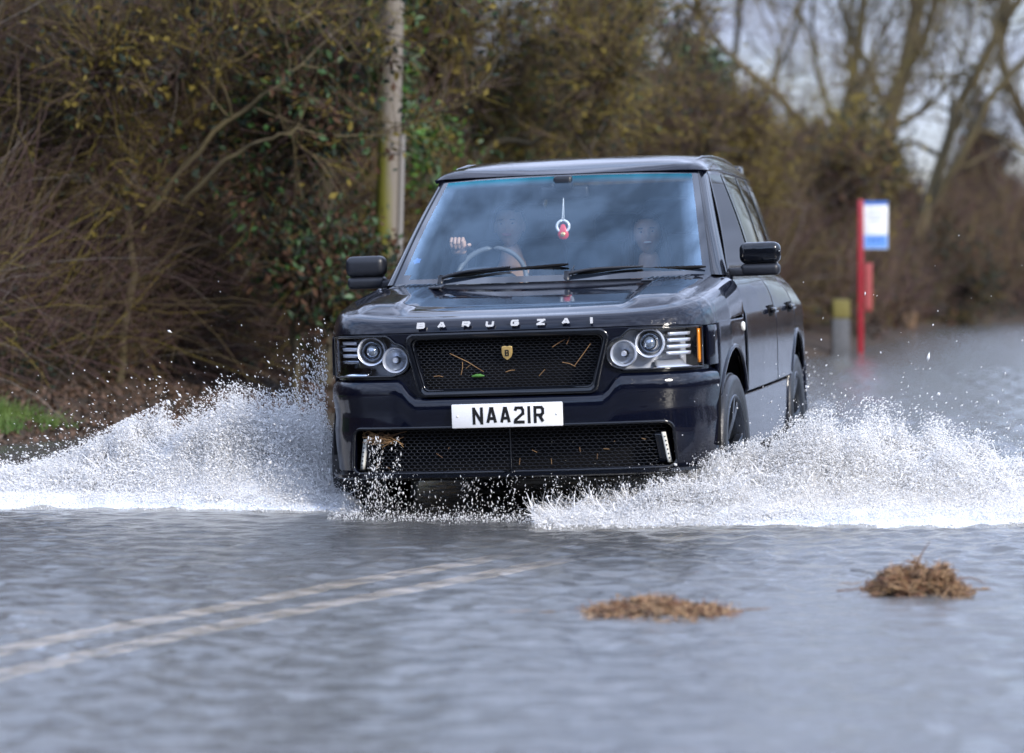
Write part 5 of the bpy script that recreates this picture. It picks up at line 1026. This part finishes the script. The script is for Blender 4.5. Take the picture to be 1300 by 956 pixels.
def drops(P, size, vel, stretch, rg):
    n_ = len(P); v = vel / (np.linalg.norm(vel, axis=1, keepdims=True) + 1e-9); a = np.cross(v, rg.normal(size=(n_, 3))); a /= np.linalg.norm(a, axis=1, keepdims=True); b2 = np.cross(v, a)
    J = OCT[None] * (1 + rg.uniform(-.25, .25, (n_, 6, 1))); V = P[:, None] + size[:, None, None] * (J[..., :1] * v[:, None] * stretch[:, None, None] + J[..., 1:2] * a[:, None] + J[..., 2:3] * b2[:, None]); Fc = OF[None] + (np.arange(n_) * 6)[:, None, None]
    return V.reshape(-1, 3), Fc.reshape(-1, 3)
def splash(name, lab, env, yc, wy_, n_, seed, side, mound=.8, stray=9000, origin=(0, 16.6), stray_env=.22, hs_=.76):
    """env: (x, top z) outline of the plume; yc: x -> distance of its ridge; side: direction it is thrown"""
    rg = np.random.default_rng(seed); ex, ez = np.array(env).T; ez = WATER + (ez - WATER) * hs_; e = empty(name, loc=(ex.mean(), np.interp(ex.mean(), *np.array(yc).T), WATER)); tag(e, lab, 'splash'); base = np.array(e.location)
    top = lambda x: np.interp(x, ex, ez); ridge = lambda x: np.interp(x, *np.array(yc).T)
    # turbulent body
    nx, ny = 420, 150; xs_ = np.linspace(ex[0], ex[-1], nx); bs_ = np.linspace(-1, 1, ny); Xm, Bm = np.meshgrid(xs_, bs_, indexing='ij'); wv = wy_ * (.75 + .5 * (vnoise(xs_, xs_ * 0, .5, seed, 2) + .5))[:, None]
    Ym = ridge(Xm) + Bm * wv * (1 + .0 * Xm); hh = np.maximum(top(Xm) - WATER, .01); n1 = vnoise(Xm, Ym, .30, seed + 1, 5); n2 = vnoise(Xm * 1.3, Ym * 1.3, .07, seed + 2, 4); shape = np.clip(1 - np.abs(Bm) ** 1.5, 0, 1) ** .8
    Zm = WATER - .02 + hh * mound * shape * (1 + .38 * n1 + .14 * n2) + .03 * np.abs(n2) * shape; Xm2 = Xm + side * .15 * hh * shape * n1 + .05 * n2
    arr_ = grid('plume', np.stack([Xm2, Ym, Zm], -1) - base, M_murk, e)
    # droplets over and around the body
    x = rg.uniform(ex[0], ex[-1], n_ * 2); wgt = (top(x) - WATER) / (ez.max() - WATER); x = x[rg.random(len(x)) < wgt * .85 + .12][:n_]; n_ = len(x); bb = rg.normal(0, .52, n_); bb = np.clip(bb, -1.15, 1.15)
    shp = np.clip(1 - np.abs(bb) ** 1.7, 0, 1) ** .8; h0 = top(x) - WATER; clump_ = vnoise(x, bb * wy_ + 3, .16, seed + 3, 4); f = mound * shp * (1 + .6 * clump_); zz = WATER + h0 * (f + rg.normal(0, .10, n_) + rg.exponential(.07, n_) * (.4 + 1.6 * (clump_ > .05))) + rg.exponential(.008, n_)
    k = (zz > WATER - .005) & (zz < WATER + h0 * 1.35 + .03); x, bb, zz = x[k], bb[k], zz[k]; P = np.c_[x, ridge(x) + bb * wy_, zz]; d = P - np.array([origin[0], origin[1], WATER - .15]); d /= np.linalg.norm(d, axis=1, keepdims=True); d += rg.normal(0, .35, d.shape)
    sz = np.exp(rg.normal(math.log(.0017), .5, len(P))); V, Fc = drops(P - base, sz, d, rg.uniform(1, 2.6, len(P)), rg)
    # stray drops thrown clear of the plume, gathered in bursts
    nb = 260; bx = rg.uniform(ex[0], ex[-1], nb); bh = top(bx) - WATER; bz = WATER + bh * rg.uniform(.75, 1.0, nb) + rg.exponential(stray_env * .35, nb) * (bh / (ez.max() - WATER) + .15); by = ridge(bx) + rg.normal(0, .3, nb) * wy_
    j = rg.integers(0, nb, stray); Ps = np.c_[bx, by, bz][j] + rg.normal(0, 1, (stray, 3)) * rg.exponential(.06, (stray, 1)); Ps = Ps[Ps[:, 2] > WATER]; d = Ps - np.array([origin[0], origin[1], WATER - .15]); ss_ = np.exp(rg.normal(math.log(.0021), .45, len(Ps))); V2, F2 = drops(Ps - base, ss_, d + rg.normal(0, .2, d.shape), rg.uniform(1, 2.8, len(Ps)), rg)
    o = arr_mesh('droplets', np.concatenate([V, V2]), np.concatenate([Fc, F2 + len(V)]), M_foam, e, True); o['kind'] = 'stuff'
    # ragged threads of water at the crest
    nl = 2600; lx = rg.uniform(ex[0], ex[-1], nl); lb = rg.normal(0, .45, nl); lh = (top(lx) - WATER) * mound * np.clip(1 - np.abs(lb) ** 1.7, .02, 1) ** .8 * rg.uniform(.7, 1.1, nl); L0 = np.c_[lx, ridge(lx) + lb * wy_, WATER + lh]; dl = L0 - np.array([origin[0], origin[1], WATER - .5]); dl = dl / np.linalg.norm(dl, axis=1, keepdims=True) + np.array([0, 0, .35]) + rg.normal(0, .35, dl.shape)
    Pl = twig_paths(L0 - base, dl, rg.uniform(.02, .13, nl), 6, 1.2, rg); R_ = rg.uniform(.0015, .0045, nl)[:, None] * np.array([1.2, .9, .6, .8, .45, .6])[None] * rg.uniform(.6, 1.4, (nl, 6)); V, Fc = tube_arr(Pl, R_, 5); o = arr_mesh('water_threads', V, Fc, M_foam, e); o['kind'] = 'stuff'
    return e
envL = [(-3.3, .15), (-2.8, .21), (-2.5, .27), (-2.27, .33), (-2.1, .42), (-1.92, .51), (-1.73, .60), (-1.54, .65), (-1.35, .72), (-1.2, .68), (-1.05, .66), (-.96, .60), (-.87, .46), (-.80, .28), (-.74, .16)]
splash('water_splash', 'white sheet of water thrown up on the left side of the car', envL, [(-3.3, 17.4), (-2.0, 17.1), (-.74, 16.75)], .52, 330000, 201, -1, origin=(-.6, 16.7), stray_env=.16, stray=7000, hs_=.71)
envR = [(.10, .15), (.30, .20), (.45, .24), (.60, .30), (.75, .36), (.9, .40), (1.1, .44), (1.28, .53), (1.465, .61), (1.61, .65), (1.83, .61), (2.01, .55), (2.2, .48), (2.38, .43), (2.75, .33), (3.2, .15)]
splash('water_splash', 'white bow wave curling out on the right side of the car', envR, [(.10, 15.72), (.9, 15.9), (1.6, 16.15), (3.2, 16.4)], .50, 360000, 202, 1, origin=(.9, 16.4), stray_env=.09, stray=3600)
# flat foam aprons running ahead of both splashes
def apron(name, lab, pts, wy_, seed, n_):
    rg = np.random.default_rng(seed); c_ = spline(np.array(pts, float), 300); Bv = np.linspace(-1, 1, 60); wv = wy_ * (.7 + .5 * (vnoise(c_[:, 0], c_[:, 0] * 0, .35, seed, 3) + .5)); Xm = np.repeat(c_[:, :1], 60, 1); Ym = c_[:, 1:] + Bv[None] * wv[:, None]; n1 = vnoise(Xm, Ym, .12, seed, 4)
    taper = np.minimum(1, np.minimum(np.arange(300), np.arange(300)[::-1]) / 30)[:, None]; Zm = WATER - .012 + taper * (np.clip(1 - np.abs(Bv) ** 2.2, 0, 1)[None] * .045 * (1 + .8 * n1) + .012 * np.abs(n1)); e = empty(name, loc=(c_[150, 0], c_[150, 1], WATER)); tag(e, lab, 'foam'); base = np.array(e.location)
    grid('foam_sheet', np.stack([Xm, Ym, Zm], -1) - base, M_foam2, e); i = rg.integers(0, 300, n_); b_n = rg.normal(0, .5, n_); P = np.c_[c_[i, 0] + rg.normal(0, .01, n_), c_[i, 1] + b_n * wv[i], WATER + (.04 * np.clip(1 - np.abs(b_n) ** 2, 0, 1) + rg.exponential(.008, n_)) * taper[i, 0]]
    V, Fc = drops(P - base, np.exp(rg.normal(math.log(.0019), .45, n_)), np.array([0, 0, 1.]) + rg.normal(0, .6, (n_, 3)), rg.uniform(1, 1.8, n_), rg); o = arr_mesh('droplets', V, Fc, M_foam, e); o['kind'] = 'stuff'
M_foam2 = mat('foam', (.74, .78, .84), .4, var=.12, vscale=14, bump=.8, bscale=70)
apron('foam_apron', 'flat white foam edge in front of the left splash', [(-3.4, 16.55), (-2.4, 16.5), (-1.6, 16.42), (-.95, 16.32), (-.72, 16.25)], .20, 211, 50000)
apron('foam_apron', 'flat white foam edge in front of the right splash', [(.45, 15.55), (.75, 15.52), (1.2, 15.5), (1.9, 15.5), (2.6, 15.55), (3.3, 15.6)], .19, 212, 70000)
# dribbles under the bumper and drops round the left headlamp
rg = np.random.default_rng(221); Vs, Fs, nn = [], [], 0
def add_d(P, s0, vel, st=(1, 2.5), sg_=.4):
    global nn
    P = np.asarray(P); V, Fc = drops(P, np.exp(rg.normal(math.log(s0), sg_, len(P))), vel + rg.normal(0, .3, P.shape), rg.uniform(*st, len(P)), rg); Vs.append(V); Fs.append(Fc + nn); nn += len(V)
k = 1300; a = np.abs(rg.normal(0, 1, k)); add_d(np.c_[-.90 - rg.exponential(.07, k), 16.5 + rg.normal(0, .12, k), .62 + rg.normal(0, .12, k) + .05 * a], .0024, np.array([-.3, 0, 1.]))
k = 1300; x = np.clip(rg.normal(0, .45, k), -.8, .85); streams = rg.uniform(-.78, .8, 34); j = rg.integers(0, 34, k); x = np.where(rg.random(k) < .7, streams[j] + rg.normal(0, .014, k), x); z = rg.uniform(WATER, .33, k); add_d(np.c_[x + .02, 15.72 - .19 * x + rg.normal(0, .05, k), z], .0018, np.array([0, 0, -1.]), (1, 4))
k = 420; st_x = rg.uniform(-.66, -.52, 12); j = rg.integers(0, 12, k); add_d(np.c_[st_x[j] + rg.normal(0, .01, k), 15.86 + rg.normal(0, .025, k), rg.uniform(.16, .50, k)], .0018, np.array([0, 0, -1.]), (1, 4))
k = 3000; x = rg.uniform(-.85, .9, k); add_d(np.c_[x, 15.6 - .17 * x + rg.normal(0, .07, k), WATER + rg.exponential(.018, k)], .0018, np.array([0, 0, 1.]), (1, 1.6))
k = 160; add_d(np.c_[rg.uniform(1.2, 3, k), rg.uniform(16, 17.5, k), .5 + rg.exponential(.18, k)], .0026, np.array([.3, 0, 1.]))
k = 900; add_d(np.c_[1.55 + rg.normal(0, .12, k), 20.2 + rg.normal(0, .3, k), rg.uniform(.3, .8, k) ** 1.2], .003, np.array([.3, 0, 1.]))
o = arr_mesh('flying_droplets', np.concatenate(Vs), np.concatenate(Fs), M_foam); tag(o, 'streams and beads of water falling from the bumper and round the lamps', 'water drops', None, 'stuff')
